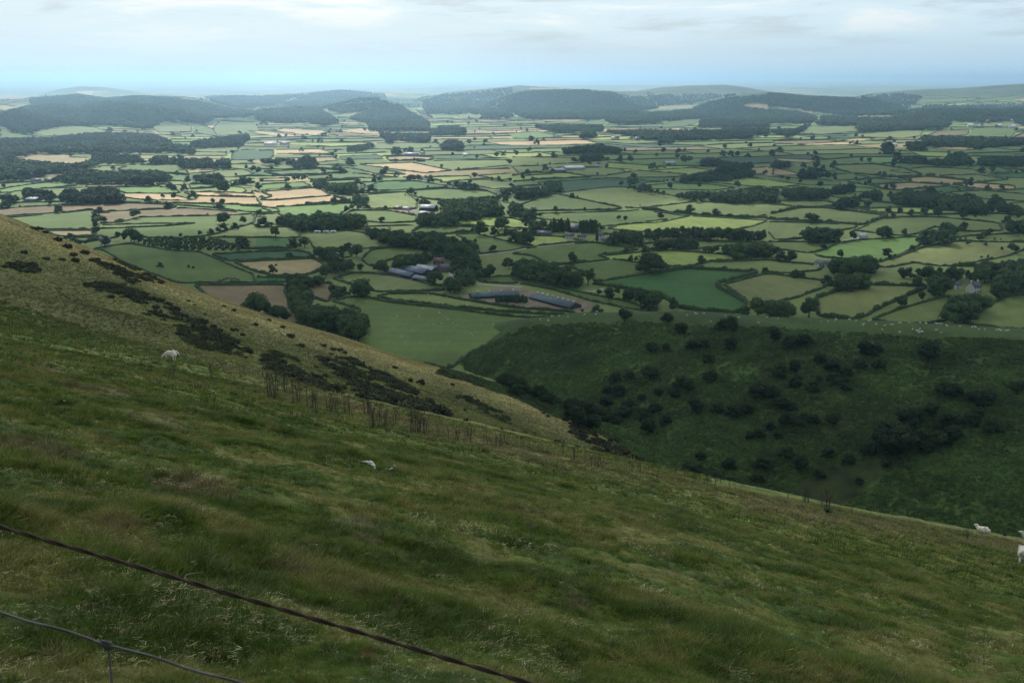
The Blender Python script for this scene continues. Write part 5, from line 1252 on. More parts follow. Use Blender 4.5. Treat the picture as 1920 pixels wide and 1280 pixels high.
def building(name, reg, x1, y1, x2, y2, depth, wh, rh, wall, roof, label, cat, win=0, chim=0, door=False, vents=0):
    ox, oy = ORG[reg]; g_ = ground([ox + x1 / 4, ox + x2 / 4], [oy + y1 / 4, oy + y2 / 4]); a, b_ = g_[0], g_[1]
    d = b_[:2] - a[:2]; Ln = float(np.linalg.norm(d)); ang = math.atan2(d[1], d[0]); z0 = float(min(a[2], b_[2])) - .25
    e_ = link(bpy.data.objects.new(name, None)); e_.location = (a[0], a[1], z0); e_.rotation_euler = (0, 0, ang); tag(e_, label, cat)
    if Ln < 3: Ln = 3.
    # gabled walls (x along the front, y away from it)
    V = np.array([(0, 0, -.6), (Ln, 0, -.6), (Ln, depth, -.6), (0, depth, -.6), (0, 0, wh), (Ln, 0, wh), (Ln, depth, wh), (0, depth, wh), (0, depth / 2, wh + rh), (Ln, depth / 2, wh + rh)], float)
    me = npmesh('wall', V, [np.array([(0, 1, 5, 4), (2, 3, 7, 6)]), np.array([(1, 2, 6, 9, 5), (3, 0, 4, 8, 7)])], BM[wall], smooth=False); mobj('wall', me, e_)
    o = .45 if wh < 5 else .3; s = rh / (depth / 2); t_ = .16
    R0 = np.array([(-o, -o, wh - o * s + .02), (Ln + o, -o, wh - o * s + .02), (Ln + o, depth / 2, wh + rh + .02), (-o, depth / 2, wh + rh + .02), (Ln + o, depth + o, wh - o * s + .02), (-o, depth + o, wh - o * s + .02)])
    V = np.concatenate([R0, R0 + [0, 0, t_]]); Fc = np.array([(0, 3, 2, 1), (3, 5, 4, 2), (6, 7, 8, 9), (9, 8, 10, 11), (0, 1, 7, 6), (4, 5, 11, 10), (1, 2, 8, 7), (2, 4, 10, 8), (3, 0, 6, 9), (5, 3, 9, 11)])
    rf = mobj('roof', npmesh('roof', V, Fc, BM[roof], smooth=False), e_)
    for k in range(chim):
        x = Ln * (.06 if k == 0 else .94); v, f = joinq([bx(x - .45, x + .45, depth / 2 - .4, depth / 2 + .4, wh + rh - .6, wh + rh + 1.3), bx(x - .15, x + .15, depth / 2 - .15, depth / 2 + .15, wh + rh + 1.302, wh + rh + 1.7)]); mobj('chimney', npmesh('chimney', v, f, BM[wall if wall != 'dark' else 'brick'], smooth=False), rf)
    nst = 2 if wh > 4 else 1
    for k in range(win):
        x = Ln * (k + .5) / win
        for s_ in range(nst):
            zc = 1.5 + 2.6 * s_; v, f = bx(x - .55, x + .55, -.05, .02, zc - .6, zc + .6); mobj('window', npmesh('window', v, f, BM['glass'], smooth=False), e_)
    if door: v, f = bx(Ln * .5 - .9 * (3 if wall in ('dark', 'grey') else .5), Ln * .5 + .9 * (3 if wall in ('dark', 'grey') else .5), -.07, .02, -.3, min(wh - .4, 3.6 if wall in ('dark', 'grey') else 2.1)); mobj('door', npmesh('door', v, f, BM['wood'], smooth=False), e_)
    for k in range(vents):
        x = Ln * (k + .6) / vents; v, f = joinq([bx(x - .5, x + .5, depth / 2 - .5, depth / 2 + .5, wh + rh - .1, wh + rh + 1.0), bx(x - .7, x + .7, depth / 2 - .7, depth / 2 + .7, wh + rh + 1.002, wh + rh + 1.25)]); mobj('vent', npmesh('vent', v, f, BM['wtop'], smooth=False), rf)
    return e_
for a in [
 ('shed', 'G', 125, 800, 430, 884, 12, 2.2, 2.6, 'dark', 'teal', 'very long grey green poultry shed with white ridge vents', 'shed', 0, 0, False, 8),
 ('shed', 'F', 1620, 806, 1975, 784, 10, 2.2, 2.2, 'dark', 'teal', 'second long grey shed running behind the conifer block', 'shed', 0, 0, False, 4),
 ('barn', 'F', 990, 618, 1150, 655, 10, 3.2, 2.2, 'dark', 'blue', 'foremost slate blue barn of the farm group, beside the yard', 'barn', 0, 0, True),
 ('barn', 'F', 1085, 606, 1245, 640, 12, 4, 2.8, 'dark', 'blue', 'tall middle barn of the farm with paired blue roof', 'barn', 0, 0, True),
 ('barn', 'F', 1185, 598, 1310, 622, 10, 4, 2.4, 'dark', 'pale', 'pale roofed barn wedged between blue barn and farmhouse', 'barn', 0, 0, True),
 ('barn', 'F', 1170, 662, 1290, 684, 8, 2.8, 1.6, 'dark', 'blue', 'low open shed nearest the pasture below the farm', 'barn', 0, 0, True),
 ('barn', 'F', 1240, 590, 1400, 600, 7, 3, 2.2, 'stone', 'slate', 'long stone outbuilding with slate roof behind the barns', 'barn', 3, 0, True),
 ('farmhouse', 'F', 1330, 560, 1410, 562, 8, 5, 3, 'brick', 'tile', 'brown brick farmhouse with chimneys among the farm trees', 'farmhouse', 3, 2, True),
 ('barn', 'F', 1395, 606, 1462, 600, 9, 4, 3, 'stone', 'slate', 'dark gabled stone barn where the farm lane ends', 'barn', 1, 0, True),
 ('barn', 'F', 1225, 146, 1335, 148, 20, 5, 3, 'dark', 'pale', 'big pale roofed barn half hidden by dark trees', 'barn', 0, 0, True),
 ('barn', 'F', 1215, 180, 1290, 186, 12, 4, 2, 'dark', 'pale', 'lower pale roofed barn in front of the big one', 'barn', 0, 0, True),
 ('shed', 'F', 1030, 132, 1090, 133, 8, 2.6, 1.6, 'brick', 'rust', 'low rusty brown shed across the yard from pale barn', 'shed'),
 ('shed', 'F', 1098, 134, 1150, 136, 8, 2.4, 1.4, 'grey', 'pale', 'small grey shed next to the rusty brown one', 'shed'),
 ('barn', 'G', 432, 303, 502, 305, 16, 4, 4, 'dark', 'slate', 'dark slate barn standing between the two poplar groups', 'barn', 0, 0, True),
 ('bungalow', 'G', 185, 326, 290, 328, 9, 2.6, 2.4, 'stone', 'slate', 'low grey roofed bungalow in front of the first poplars', 'bungalow', 3, 1, True),
 ('cottage', 'G', 398, 354, 460, 356, 7, 3.6, 2.6, 'white', 'slate', 'whitewashed cottage by the corner field under the poplars', 'cottage', 2, 1, True),
 ('cottage', 'G', 507, 361, 552, 362, 6, 3.6, 2.4, 'white', 'slate', 'small white cottage between the lane and the poplars', 'cottage', 2, 1, True),
 ('house', 'G', 655, 360, 692, 358, 7, 5, 2.6, 'white', 'slate', 'two storey white house beside a dark conifer', 'house', 2, 1, True),
 ('cottage', 'G', 675, 382, 732, 384, 7, 2.8, 2.4, 'white', 'slate', 'low white cottage in front of the two storey one', 'cottage', 2, 1, True),
 ('cottage', 'E', 750, 400, 822, 397, 7, 4.2, 3, 'white', 'slate', 'white cottage with grey roof below the spur', 'cottage', 3, 2, True),
 ('bungalow', 'H', 345, 552, 460, 560, 8, 2.8, 2.2, 'white', 'slate', 'long white bungalow beside the dark hedges', 'bungalow', 4, 1, True),
 ('house', 'H', 690, 358, 745, 355, 8, 3.6, 3, 'white', 'pale', 'pale white house at the corner of the bright field', 'house', 2, 1, True),
 ('house', 'H', 1545, 762, 1600, 746, 7, 5, 3.0, 'white', 'slate', 'tall white house with chimneys deep in dark wood', 'house', 3, 2, True),
 ('cottage', 'H', 1410, 732, 1432, 732, 5, 3.6, 2, 'white', 'slate', 'tiny white gable showing between trees of the dark wood', 'cottage', 1),
 ('house', 'D', 78, 988, 110, 988, 8, 4, 3, 'white', 'tile', 'white house at the wooded end of the village', 'house', 2, 1),
 ('house', 'D', 196, 1006, 232, 1007, 8, 4, 3, 'grey', 'slate', 'grey village house behind the garden hedge', 'house', 2, 1),
 ('house', 'D', 240, 1003, 290, 1004, 9, 4, 3, 'brick', 'tile', 'brick village house with brown tiled roof', 'house', 2, 1),
 ('shed', 'D', 300, 1006, 356, 1009, 9, 3, 2, 'grey', 'pale', 'pale roofed village shed near the road trees', 'shed'),
 ('shed', 'A', 190, 1030, 268, 1032, 14, 3.2, 2, 'dark', 'wtop', 'white roofed farm shed beside the round wood', 'shed'),
 ('shed', 'A', 425, 1006, 462, 1008, 9, 3.2, 2, 'grey', 'blue', 'small blue grey shed in the gap between woods', 'shed'),
 ('house', 'A', 230, 892, 290, 892, 8, 4, 3, 'grey', 'slate', 'grey farmhouse under the wooded bank', 'house', 2, 1),
 ('house', 'A', 330, 890, 382, 890, 8, 4, 3, 'stone', 'slate', 'stone house beside the grey farmhouse', 'house', 2, 1),
 ('house', 'A', 570, 868, 600, 866, 8, 5, 3, 'white', 'slate', 'white house on the wooded bank', 'house', 2, 1),
 ('house', 'A', 930, 864, 986, 864, 9, 3.6, 3, 'white', 'pale', 'pale house in the middle of the mid wood', 'house', 2, 1),
 ('shed', 'A', 1510, 768, 1690, 786, 14, 3, 2.4, 'dark', 'blue', 'long blue grey shed above the small tan field', 'shed'),
 ('barn', 'B', 60, 611, 152, 612, 24, 5, 3, 'white', 'wtop', 'sunlit white barn at the edge of far village', 'barn'),
 ('barn', 'B', 182, 612, 256, 612, 24, 5, 4, 'white', 'blue', 'blue roofed white barn next to the sunlit one', 'barn'),
 ('barn', 'B', 1112, 688, 1222, 688, 20, 3.6, 3, 'grey', 'pale', 'long grey barn by the small tan field', 'barn'),
 ('house', 'B', 1234, 689, 1268, 689, 10, 6, 3, 'white', 'slate', 'white house at the end of the long grey barn', 'house', 2, 1),
 ('house', 'B', 1553, 694, 1588, 694, 10, 4, 3, 'white', 'wtop', 'lone far white house by three hedgerow trees', 'house', 2, 1),
 ('barn', 'B', 1080, 577, 1200, 575, 26, 5, 3, 'grey', 'pale', 'far grey barn in front of scattered copse', 'barn'),
 ('barn', 'C', 330, 812, 405, 808, 18, 3.6, 3, 'dark', 'pale', 'low dark walled barn of the plain farm', 'barn'),
 ('barn', 'C', 405, 800, 548, 796, 24, 5, 3, 'grey', 'wtop', 'broad white roofed barn of the plain farm', 'barn'),
 ('house', 'C', 640, 770, 665, 769, 9, 5, 3, 'white', 'slate', 'white house east of the broad white barn', 'house', 2, 1),
 ('barn', 'C', 1158, 758, 1230, 756, 16, 4, 3, 'grey', 'pale', 'grey barn beside the long copse', 'barn'),
 ('house', 'C', 742, 571, 800, 571, 14, 5, 4, 'white', 'tile', 'far house at the near end of the hill village', 'house'),
 ('house', 'C', 872, 572, 905, 572, 14, 5, 4, 'white', 'slate', 'far white house in the middle of the hill village', 'house'),
 ('house', 'C', 925, 574, 962, 574, 14, 5, 4, 'grey', 'slate', 'far grey house ending the hill village', 'house'),
 ('house', 'D', 928, 621, 972, 621, 14, 5, 4, 'white', 'wtop', 'far white house between two dark groves', 'house'),
 ('house', 'D', 1510, 469, 1542, 469, 14, 5, 4, 'white', 'wtop', 'lowest white house of the hillside hamlet', 'house'),
 ('house', 'D', 1590, 466, 1616, 466, 14, 5, 4, 'white', 'slate', 'second white house of the hillside hamlet', 'house'),
 ('house', 'D', 1640, 445, 1668, 446, 14, 8, 4, 'brick', 'tile', 'tall brick hall in the hillside hamlet', 'house'),
 ('house', 'D', 1720, 470, 1762, 470, 14, 5, 4, 'white', 'wtop', 'wide white house of the hillside hamlet', 'house'),
 ('house', 'D', 1828, 476, 1862, 476, 14, 5, 4, 'white', 'wtop', 'outermost white house of the hillside hamlet', 'house'),
 ('barn', 'D', 1820, 431, 1882, 432, 20, 5, 3, 'white', 'wtop', 'long white barn above the hillside hamlet', 'barn')]:
    building(*a)
# caravans in the rough field
for i, (x, lb) in enumerate(((450, 'white caravan beside the dark tree'), (513, 'middle white caravan parked under a pole'), (568, 'white caravan standing farthest out in rough field'))):
    ox, oy = ORG['F']; g_ = ground([ox + x / 4 + 3], [oy + 77])[0]; e_ = link(bpy.data.objects.new('caravan', None)); e_.location = g_; e_.rotation_euler = (0, 0, .1 * i); tag(e_, lb, 'caravan')
    pr = [(-3.2, .55), (3.0, .55), (3.3, 1.2), (3.1, 2.5), (2.6, 2.75), (-2.8, 2.75), (-3.2, 2.4)]; n = len(pr); V = [(x_, -1.1, z_) for x_, z_ in pr] + [(x_, 1.1, z_) for x_, z_ in pr]
    mobj('body', npmesh('body', np.array(V), [np.array([(k, (k + 1) % n, n + (k + 1) % n, n + k) for k in range(n)]), np.array([list(range(n))[::-1], list(range(n, 2 * n))])], BM['wtop'], smooth=False), e_)
    v, f = bx(-2, 1.6, -1.13, -1.08, 1.4, 2.1); mobj('window', npmesh('window', v, f, BM['glass'], smooth=False), e_)
    v, f = tube([(0, -1.15, .35), (0, -.9, .35)], .35, 12); mobj('wheel', npmesh('wheel', v, f, BM['dark'], smooth=False), e_)
# blue tank and big bales at the farm, ventilation hopper tower
def lane(pts, wd, nm, lb):
    P = np.array(pts, float); g_ = ground(P[:, 0], P[:, 1])[:, :2]; seg = np.linalg.norm(np.diff(g_, axis=0), axis=1); s_ = np.concatenate([[0], np.cumsum(seg)]); m = int(s_[-1] / 2.5) + 2; t_ = np.linspace(0, s_[-1], m); X = np.interp(t_, s_, g_[:, 0]); Y = np.interp(t_, s_, g_[:, 1])
    if m > 14: k = np.ones(7) / 7; X[3:-3] = np.convolve(X, k, 'valid'); Y[3:-3] = np.convolve(Y, k, 'valid')
    d = np.stack([np.gradient(X), np.gradient(Y)], 1); d /= np.linalg.norm(d, axis=1)[:, None]; q = np.stack([-d[:, 1], d[:, 0]], 1); V = []
    for o in (-.5, .5): V.append(np.stack([X + q[:, 0] * wd * o, Y + q[:, 1] * wd * o, vz_at(X + q[:, 0] * wd * o, Y + q[:, 1] * wd * o) + .10], 1))
    V = np.stack(V, 1).reshape(-1, 3); tag(mobj(nm, npmesh(nm, V, grid_faces(m, 2), m_lane)), kind='structure')
m_lane = plain('lane_surface', (.34, .33, .30), .9, .2, .4)
lane(rp('F', '1670 482 1700 474 1760 466 1920 443 2020 425 2110 412 2260 396 2420 380'), 3.4, 'lane', '')
lane(rp('F', '1458 602 1466 630 1482 652 1560 682 1680 692 1860 705 2000 712'), 4, 'lane', '')
lane(rp('G', '450 735 520 748 620 745 690 728'), 4, 'track', '')
lane(rp('H', '560 365 640 350 700 338'), 3.5, 'lane', '')
# ------------------------------------------------------------------ poplars, conifer block, orchard
def slim(px, py, hpx, nm, lb, cat, grp, wf=1.0):
    g_ = ground([px], [py])[0]; h = hpx * g_[1] / F; kd, cm, tm = TREES[kind_ix(rnd, 'slim')]; put(nm, [('crown', cm), ('trunk', tm)], (g_[0], g_[1], g_[2] - .2), rnd.random() * 6.28, (h * wf, h * wf, h), lb, cat, grp)
for i in range(7): slim(960 + (312 + i * 18) / 4, 360 + 300 / 4 + (i % 3) * .6, rnd.uniform(24, 29), 'poplar_tree', f'tall narrow poplar, {ordn(i)} from the low bungalow', 'poplar', 'poplars of the first group', 1.15)
for i in range(10): slim(960 + (510 + i * 13.5) / 4, 360 + 308 / 4 + (i % 2) * .8, rnd.uniform(25, 29), 'poplar_tree', f'dense dark poplar, {ordn(i)} along from the slate barn', 'poplar', 'poplars of the second group', 1.1)
for i in range(22): slim(930 + i * 2.75, 566 + .8 * math.sin(i) + (i % 3) * .8, rnd.uniform(12, 16), 'conifer_tree', f'small clipped conifer, {ordn(i)} along the block by the sheds', 'conifer', 'conifers screening the poultry sheds', 1.6)
a = rp('E', '1060 400 1090 355 1300 345 1500 350 1660 385 1830 430 1830 445 1700 450 1300 440'); g_ = ground([p[0] for p in a], [p[1] for p in a]); xs = np.arange(g_[:, 0].min(), g_[:, 0].max(), 7.2); ys = np.arange(g_[:, 1].min(), g_[:, 1].max(), 8.5); nor = 0
for x in xs:
    for y in ys:
        x_, y_ = x + rnd.uniform(-1, 1), y + rnd.uniform(-1, 1); z = float(vz_at(x_, y_)); px, py = proj(x_, y_, z)
        if nor < 260 and inpoly(np.array([px]), np.array([py]), a)[0]:
            nor += 1; h = rnd.uniform(3.2, 4.6); kd, cm, tm = TREES[kind_ix(rnd, 'bush')]; o = mobj('orchard_tree', cm); o.location = (x_, y_, z - .3); o.scale = (h * 1.1, h * 1.1, h); o.rotation_euler = (0, 0, rnd.random() * 6); tag(o, 'small round fruit tree planted in the orchard rows', 'fruit tree', 'fruit trees of the planted orchard')
# ------------------------------------------------------------------ sheep and cattle
def skin_animal(name, pts, edges, sub, mats, faceidx=None, wool=0.0):
    me = bpy.data.meshes.new(name); me.from_pydata([p[:3] for p in pts], edges, []); o = bpy.data.objects.new(name, me); COL.objects.link(o)
    o.modifiers.new('s', 'SKIN'); sv = me.skin_vertices[0].data
    for i, p in enumerate(pts): sv[i].radius = (p[3], p[4] if len(p) > 4 else p[3])
    sv[0].use_root = True; md = o.modifiers.new('u', 'SUBSURF'); md.levels = sub; md.render_levels = sub
    dg = bpy.context.evaluated_depsgraph_get(); m2 = bpy.data.meshes.new_from_object(o.evaluated_get(dg)); m2.name = name; bpy.data.objects.remove(o)
    n = len(m2.vertices); co = np.zeros(n * 3); m2.vertices.foreach_get('co', co); co = co.reshape(-1, 3)
    if wool:
        no = np.zeros(n * 3); m2.vertices.foreach_get('normal', no); no = no.reshape(-1, 3); body = (np.abs(co[:, 2] - .55) < .26) & (co[:, 0] < .42)
        co = co + no * (fbm(co[:, 0] * 1 + co[:, 2] * .7, co[:, 1] + co[:, 2] * .5, .09, 2, 5) * wool * body)[:, None]; m2.vertices.foreach_set('co', co.ravel())
    m2.materials.clear()
    for m_ in mats: m2.materials.append(m_)
    if faceidx is not None:
        for p in m2.polygons: p.material_index = faceidx(p.center)
    m2.polygons.foreach_set('use_smooth', np.ones(len(m2.polygons), bool)); return m2
m_wool = plain('wool', (.62, .57, .47), .95, .18, 9); m_face = plain('sheep_face', (.60, .54, .46), .8, .1, 9); m_hide = plain('black_hide', (.018, .016, .015), .7, .3, 3)
def legs(h, dx0, dx1, w, base):
    P, E = [], []; n = base
    for (x, s, hind) in ((dx0, w, 0), (dx0, -w, 0), (dx1, w, 1), (dx1, -w, 1)):
        k = -.05 if hind else .02
        P += [(x, s, h * .62, .085, .085), (x + (.03 if hind else .0), s, h * .42, .045), (x + k, s, h * .24, .032), (x + k * .3, s, .0, .034)]; E += [(1 if not hind else 3, n), (n, n + 1), (n + 1, n + 2), (n + 2, n + 3)]; n += 4
    return P, E
def sheep(name, pose):
    body = [(0, 0, .55, .25, .23), (.26, 0, .55, .22, .21), (-.2, 0, .56, .25, .24), (-.42, 0, .54, .21, .19), (-.52, 0, .50, .10)]
    hd = {'graze': [(.44, 0, .46, .12, .13), (.60, 0, .26, .075, .085), (.70, 0, .13, .058), (.74, 0, .06, .042)], 'up': [(.42, 0, .70, .12, .12), (.52, 0, .86, .085, .095), (.64, 0, .85, .062), (.73, 0, .80, .042)], 'lie': [(.40, 0, .66, .12, .12), (.48, 0, .80, .085, .09), (.60, 0, .78, .06), (.68, 0, .73, .042)]}[pose]
    P = list(body); E = [(0, 1), (0, 2), (2, 3), (3, 4)]; n = len(P); P += hd; E += [(1, n), (n, n + 1), (n + 1, n + 2), (n + 2, n + 3)]
    e0 = n + 1; P += [(P[e0][0] - .02, .13, P[e0][2] + .02, .022), (P[e0][0] - .02, -.13, P[e0][2] + .02, .022)]; E += [(e0, len(P) - 2), (e0, len(P) - 1)]
    if pose != 'lie': lp, le = legs(.62, .26, -.34, .12, len(P)); P += lp; E += le
    m = skin_animal(name, P, E, 2, [m_wool, m_face], lambda c: 1 if c.x > .55 or c.z < .24 else 0, .035)
    if pose == 'lie':
        n = len(m.vertices); co = np.zeros(n * 3); m.vertices.foreach_get('co', co); co = co.reshape(-1, 3); co[:, 2] = np.maximum(co[:, 2] - .30, -.02); m.vertices.foreach_set('co', co.ravel())
    return m
SH = [sheep('sheep', 'graze'), sheep('sheep', 'up'), sheep('sheep', 'lie')]
cowp = [(0, 0, 1.02, .40, .34), (.5, 0, 1.02, .38, .32), (-.45, 0, 1.04, .38, .34), (-.85, 0, 1.08, .28, .26), (-.98, 0, .98, .08)]
P = list(cowp); E = [(0, 1), (0, 2), (2, 3), (3, 4)]; n = len(P); P += [(.85, 0, .95, .2, .22), (1.1, 0, .66, .13, .15), (1.25, 0, .38, .1), (1.3, 0, .2, .075)]; E += [(1, n), (n, n + 1), (n + 1, n + 2), (n + 2, n + 3)]
P += [(1.0, .2, .75, .035), (1.0, -.2, .75, .035)]; E += [(n + 1, len(P) - 2), (n + 1, len(P) - 1)]
lp, le = legs(1.15, .5, -.72, .22, len(P)); P += [(p[0], p[1], p[2], p[3] * 1.7) for p in lp]; E += le; COW = skin_animal('cow', P, E, 1, [m_hide])
def stand(me, nm, pt, rz, s, lb, cat, grp=None, tilt=True):
    X, Y, Z = pt; near_ = np.hypot(X, Y) < 430; f = hz_at if near_ and not (Y > 430) else None
    o = mobj(nm, me); e = .5
    if f is not None and tilt:
        gx_ = float(f(X + e, Y) - f(X - e, Y)); gy_ = float(f(X, Y + e) - f(X, Y - e))
        import mathutils
        nrm = mathutils.Vector((-gx_, -gy_, 1)).normalized(); q = mathutils.Vector((0, 0, 1)).rotation_difference(nrm.lerp(mathutils.Vector((0, 0, 1)), .15)); o.rotation_mode = 'QUATERNION'; o.rotation_quaternion = q @ mathutils.Quaternion((0, 0, 1), rz)
    else: o.rotation_euler = (0, 0, rz)
    o.location = (X, Y, Z); o.scale = (s, s, s); tag(o, lb, cat, grp); return o
def hp1(px, py, d=1): return hground([px], [py], d)[0]
for (px, py, k, rz, s, lb) in ((318, 676, 0, 2.9, 1.12, 'grazing white sheep overlapping its neighbour on the near slope'), (326, 668, 0, .3, 1.12, 'woolly sheep standing just behind another on the near slope'),
        (1842, 999, 2, 2.2, 1.1, 'white sheep lying on the brow above dark bracken'), (1930, 1024, 1, 3.0, 1.1, 'sheep with raised head peering in at the picture edge'), (1918, 1058, 0, 1.0, 1.15, 'big woolly sheep grazing, seen from behind at the edge'),
        (252, 530, 1, 4.4, 1.1, 'sheep standing against the gorse on the upper spur'), (290, 543, 0, 3, 1.0, 'pale sheep grazing downhill of the gorse sheep'), (321, 547, 0, .3, 1.0, 'small sheep grazing on spur ridge above long gorse bank'), (331, 553, 2, .6, 1.0, 'sheep resting just below the small ridge sheep'),
        (515, 622, 0, 3.3, 1.15, 'sheep grazing on the spur above central gorse'), (533, 629, 2, 3, 1.1, 'sheep lying close beside the one above central gorse'), (15, 421, 2, 3, 1.0, 'sheep lying near the top of the spur'), (414, 572, 2, 2, .9, 'distant sheep lying along the spur skyline'), (437, 577, 0, 2, .9, 'distant sheep grazing on the spur skyline')):
    p = hp1(px, py, 3 if px > 1000 or py > 600 else 110)
    if not np.isnan(p[0]): stand(SH[k], 'sheep', p, rz, s, lb, 'sheep', 'sheep on the hillside')
SHP = {'H': '75 952,400 978,470 945,510 960,505 970,450 976,610 962,720 992,755 970,770 965,710 1004,810 999,855 1039,875 1003,920 1000,932 1000,985 991,987 1059,1060 984,1085 1031,1110 1046,1125 1048,1140 986,1185 991,1140 1031,1150 1054,1130 1061,1160 1052,1255 991,1270 994,1290 996,1305 986,1260 1044,1440 1011,1530 1019,1553 1021,1580 1031,1625 1036,1710 1038,1730 1041,1745 1046,1800 1043,1785 1045,1300 1058,1340 1010,660 975',
       'G': '213 963,275 971,268 964,420 940,355 936,630 923,545 926,300 936,1315 926,1385 921,1370 912,1440 916,1490 973,1850 984,1910 946,1600 935,1700 945', 'F': '680 806,825 826,740 786,1225 941,1252 880,1380 912,1420 941,1440 956,1480 989,1390 986,1060 936,1180 1051,1100 1081,1690 1006,1780 1001,1615 1062,1625 1082,1450 1122,1218 934,1095 1088,1375 905,1500 1000,1330 1000,800 1000,1000 775,1060 776,1180 791,1330 781,1350 806,1370 832,1430 791,1580 826,1600 831,1530 801,1352 818,1290 770', }
items = []
for reg, s in SHP.items():
    for it in s.split(','):
        x, y = map(float, it.split()); px, py = ORG[reg][0] + x / 4, ORG[reg][1] + y / 4
        p = hground([px], [py], 200)[0]; g_ = ground([px], [py])[0]
        if np.isnan(p[0]) or (g_[1] < p[1]): p = g_
        items.append(dict(px=px, py=py, g=p, adj='tiny white'))
label_by_landmark(items, 'sheep', [('the lone crest thorn', 1171, 600), ('the twin crest thorns', 1372, 615), ('the muddy hollow', 1570, 600), ('the crest middle', 1650, 612), ('the thick crest huddle', 1727, 620), ('the oaks by the crest', 1770, 606), ('the dark wood corner', 1840, 612), ('the long grey shed', 1040, 585), ('the round oak', 790, 560), ('the farm gate track', 830, 590), ('the pasture centre', 800, 610), ('the pasture foot', 880, 630), ('the olive strip field', 930, 560)])
for q in items: k = rnd.choice([0, 0, 1, 2]); stand(SH[k], 'sheep', q['g'], rnd.random() * 6.28, rnd.uniform(1.0, 1.35), q['label'], 'sheep', 'sheep dotted over crest and pasture', False)
CW = '1640 670,1652 664,1668 666,1684 660,1700 655,1712 652,1728 654,1742 657,1755 654,1770 660,1786 664,1794 670,1660 672,1676 668,1736 662'
for i, s in enumerate(CW.split(',')):
    x, y = map(float, s.split()); g_ = ground([x / 4], [360 + y / 4])[0]; stand(COW, 'cow', g_, rnd.random() * 6.28, rnd.uniform(.9, 1.1), f'black cow, {ordn(i)} of the herd counted from the spur', 'cow', 'black cattle herd by the hedge', False)
for i, (x, y) in enumerate(((95, 665), (125, 668), (160, 664), (185, 667))): g_ = ground([480 + x / 4], [360 + y / 4])[0]; stand(COW, 'cow', g_, rnd.random() * 6, .9, f'dark cow in the narrow strip, {ordn(i)} from the stream trees', 'cow', 'dark cows in the narrow strip', False)

# ------------------------------------------------------------------ thistles on the brow
m_this = plain('dead_thistle', (.050, .047, .030), .9, .4, 12); m_thead = plain('thistle_head', (.070, .060, .038), .9, .4, 20); m_tgreen = plain('green_thistle', (.035, .060, .024), .9, .3, 12); m_tpale = plain('bleached_stalk', (.42, .38, .29), .9, .2, 12)
def thistle(seed, leafy=.6, branches=3):
    g = np.random.RandomState(seed); st, hd = [], []; lean = g.normal() * .07; ax = [(0, 0, -.03), (lean * .3, .01, .35), (lean * .7, g.normal() * .02, .7), (lean, g.normal() * .03, 1.0)]
    st.append(tube(ax, [.014, .012, .009, .005], 5)); tips = [np.array(ax[-1])]
    for i in range(branches):
        h = .5 + .4 * g.rand(); a = g.rand() * 6.28; l = .10 + .14 * g.rand(); p0 = np.array([lean * h, 0, h]); p1 = p0 + [math.cos(a) * l * .6, math.sin(a) * l * .6, l * 1.1]; p2 = p1 + [math.cos(a) * l * .15, math.sin(a) * l * .15, l * .8]; st.append(tube([p0, p1, p2], [.007, .005, .004], 4)); tips.append(p2)
    Lf = []
    for i in range(int(26 * leafy) + 6):
        h = .04 + .86 * g.rand() ** .9; a = g.rand() * 6.28; l = (.05 + .10 * g.rand()) * (1.15 - .6 * h); dr = g.normal() * .35; p0 = np.array([lean * h, 0, h]); d = np.array([math.cos(a), math.sin(a), dr]); w_ = np.array([-d[1], d[0], .15]) * .014
        V = np.array([p0 - w_, p0 + w_, p0 + d * l * .6 + w_ * 1.3, p0 + d * l, p0 + d * l * .6 - w_ * 1.3]); Lf.append((V, np.array([(0, 1, 2), (0, 2, 4), (4, 2, 3)])))
    for p in tips:
        v, f = sphere(6, 4); hd.append((v * [.022, .022, .028] + p, f))
        for k in range(5): a = k * 1.26; q = p + [0, 0, .02]; e_ = q + [math.cos(a) * .02, math.sin(a) * .02, .03]; hd.append((np.array([q, q + [.006, 0, 0], e_]), np.array([(0, 1, 2)])))
    return join(st), join(Lf), join(hd)
TH = []
for i in range(6):
    s_, l_, h_ = thistle(600 + i, .4 + .25 * (i % 3), 2 + i % 4); TH.append([('stem', npmesh('stem', *s_, m_this)), ('leaves', npmesh('leaves', *l_, m_this, smooth=False)), ('seed_heads', npmesh('seed_heads', *h_, m_thead, smooth=False))])
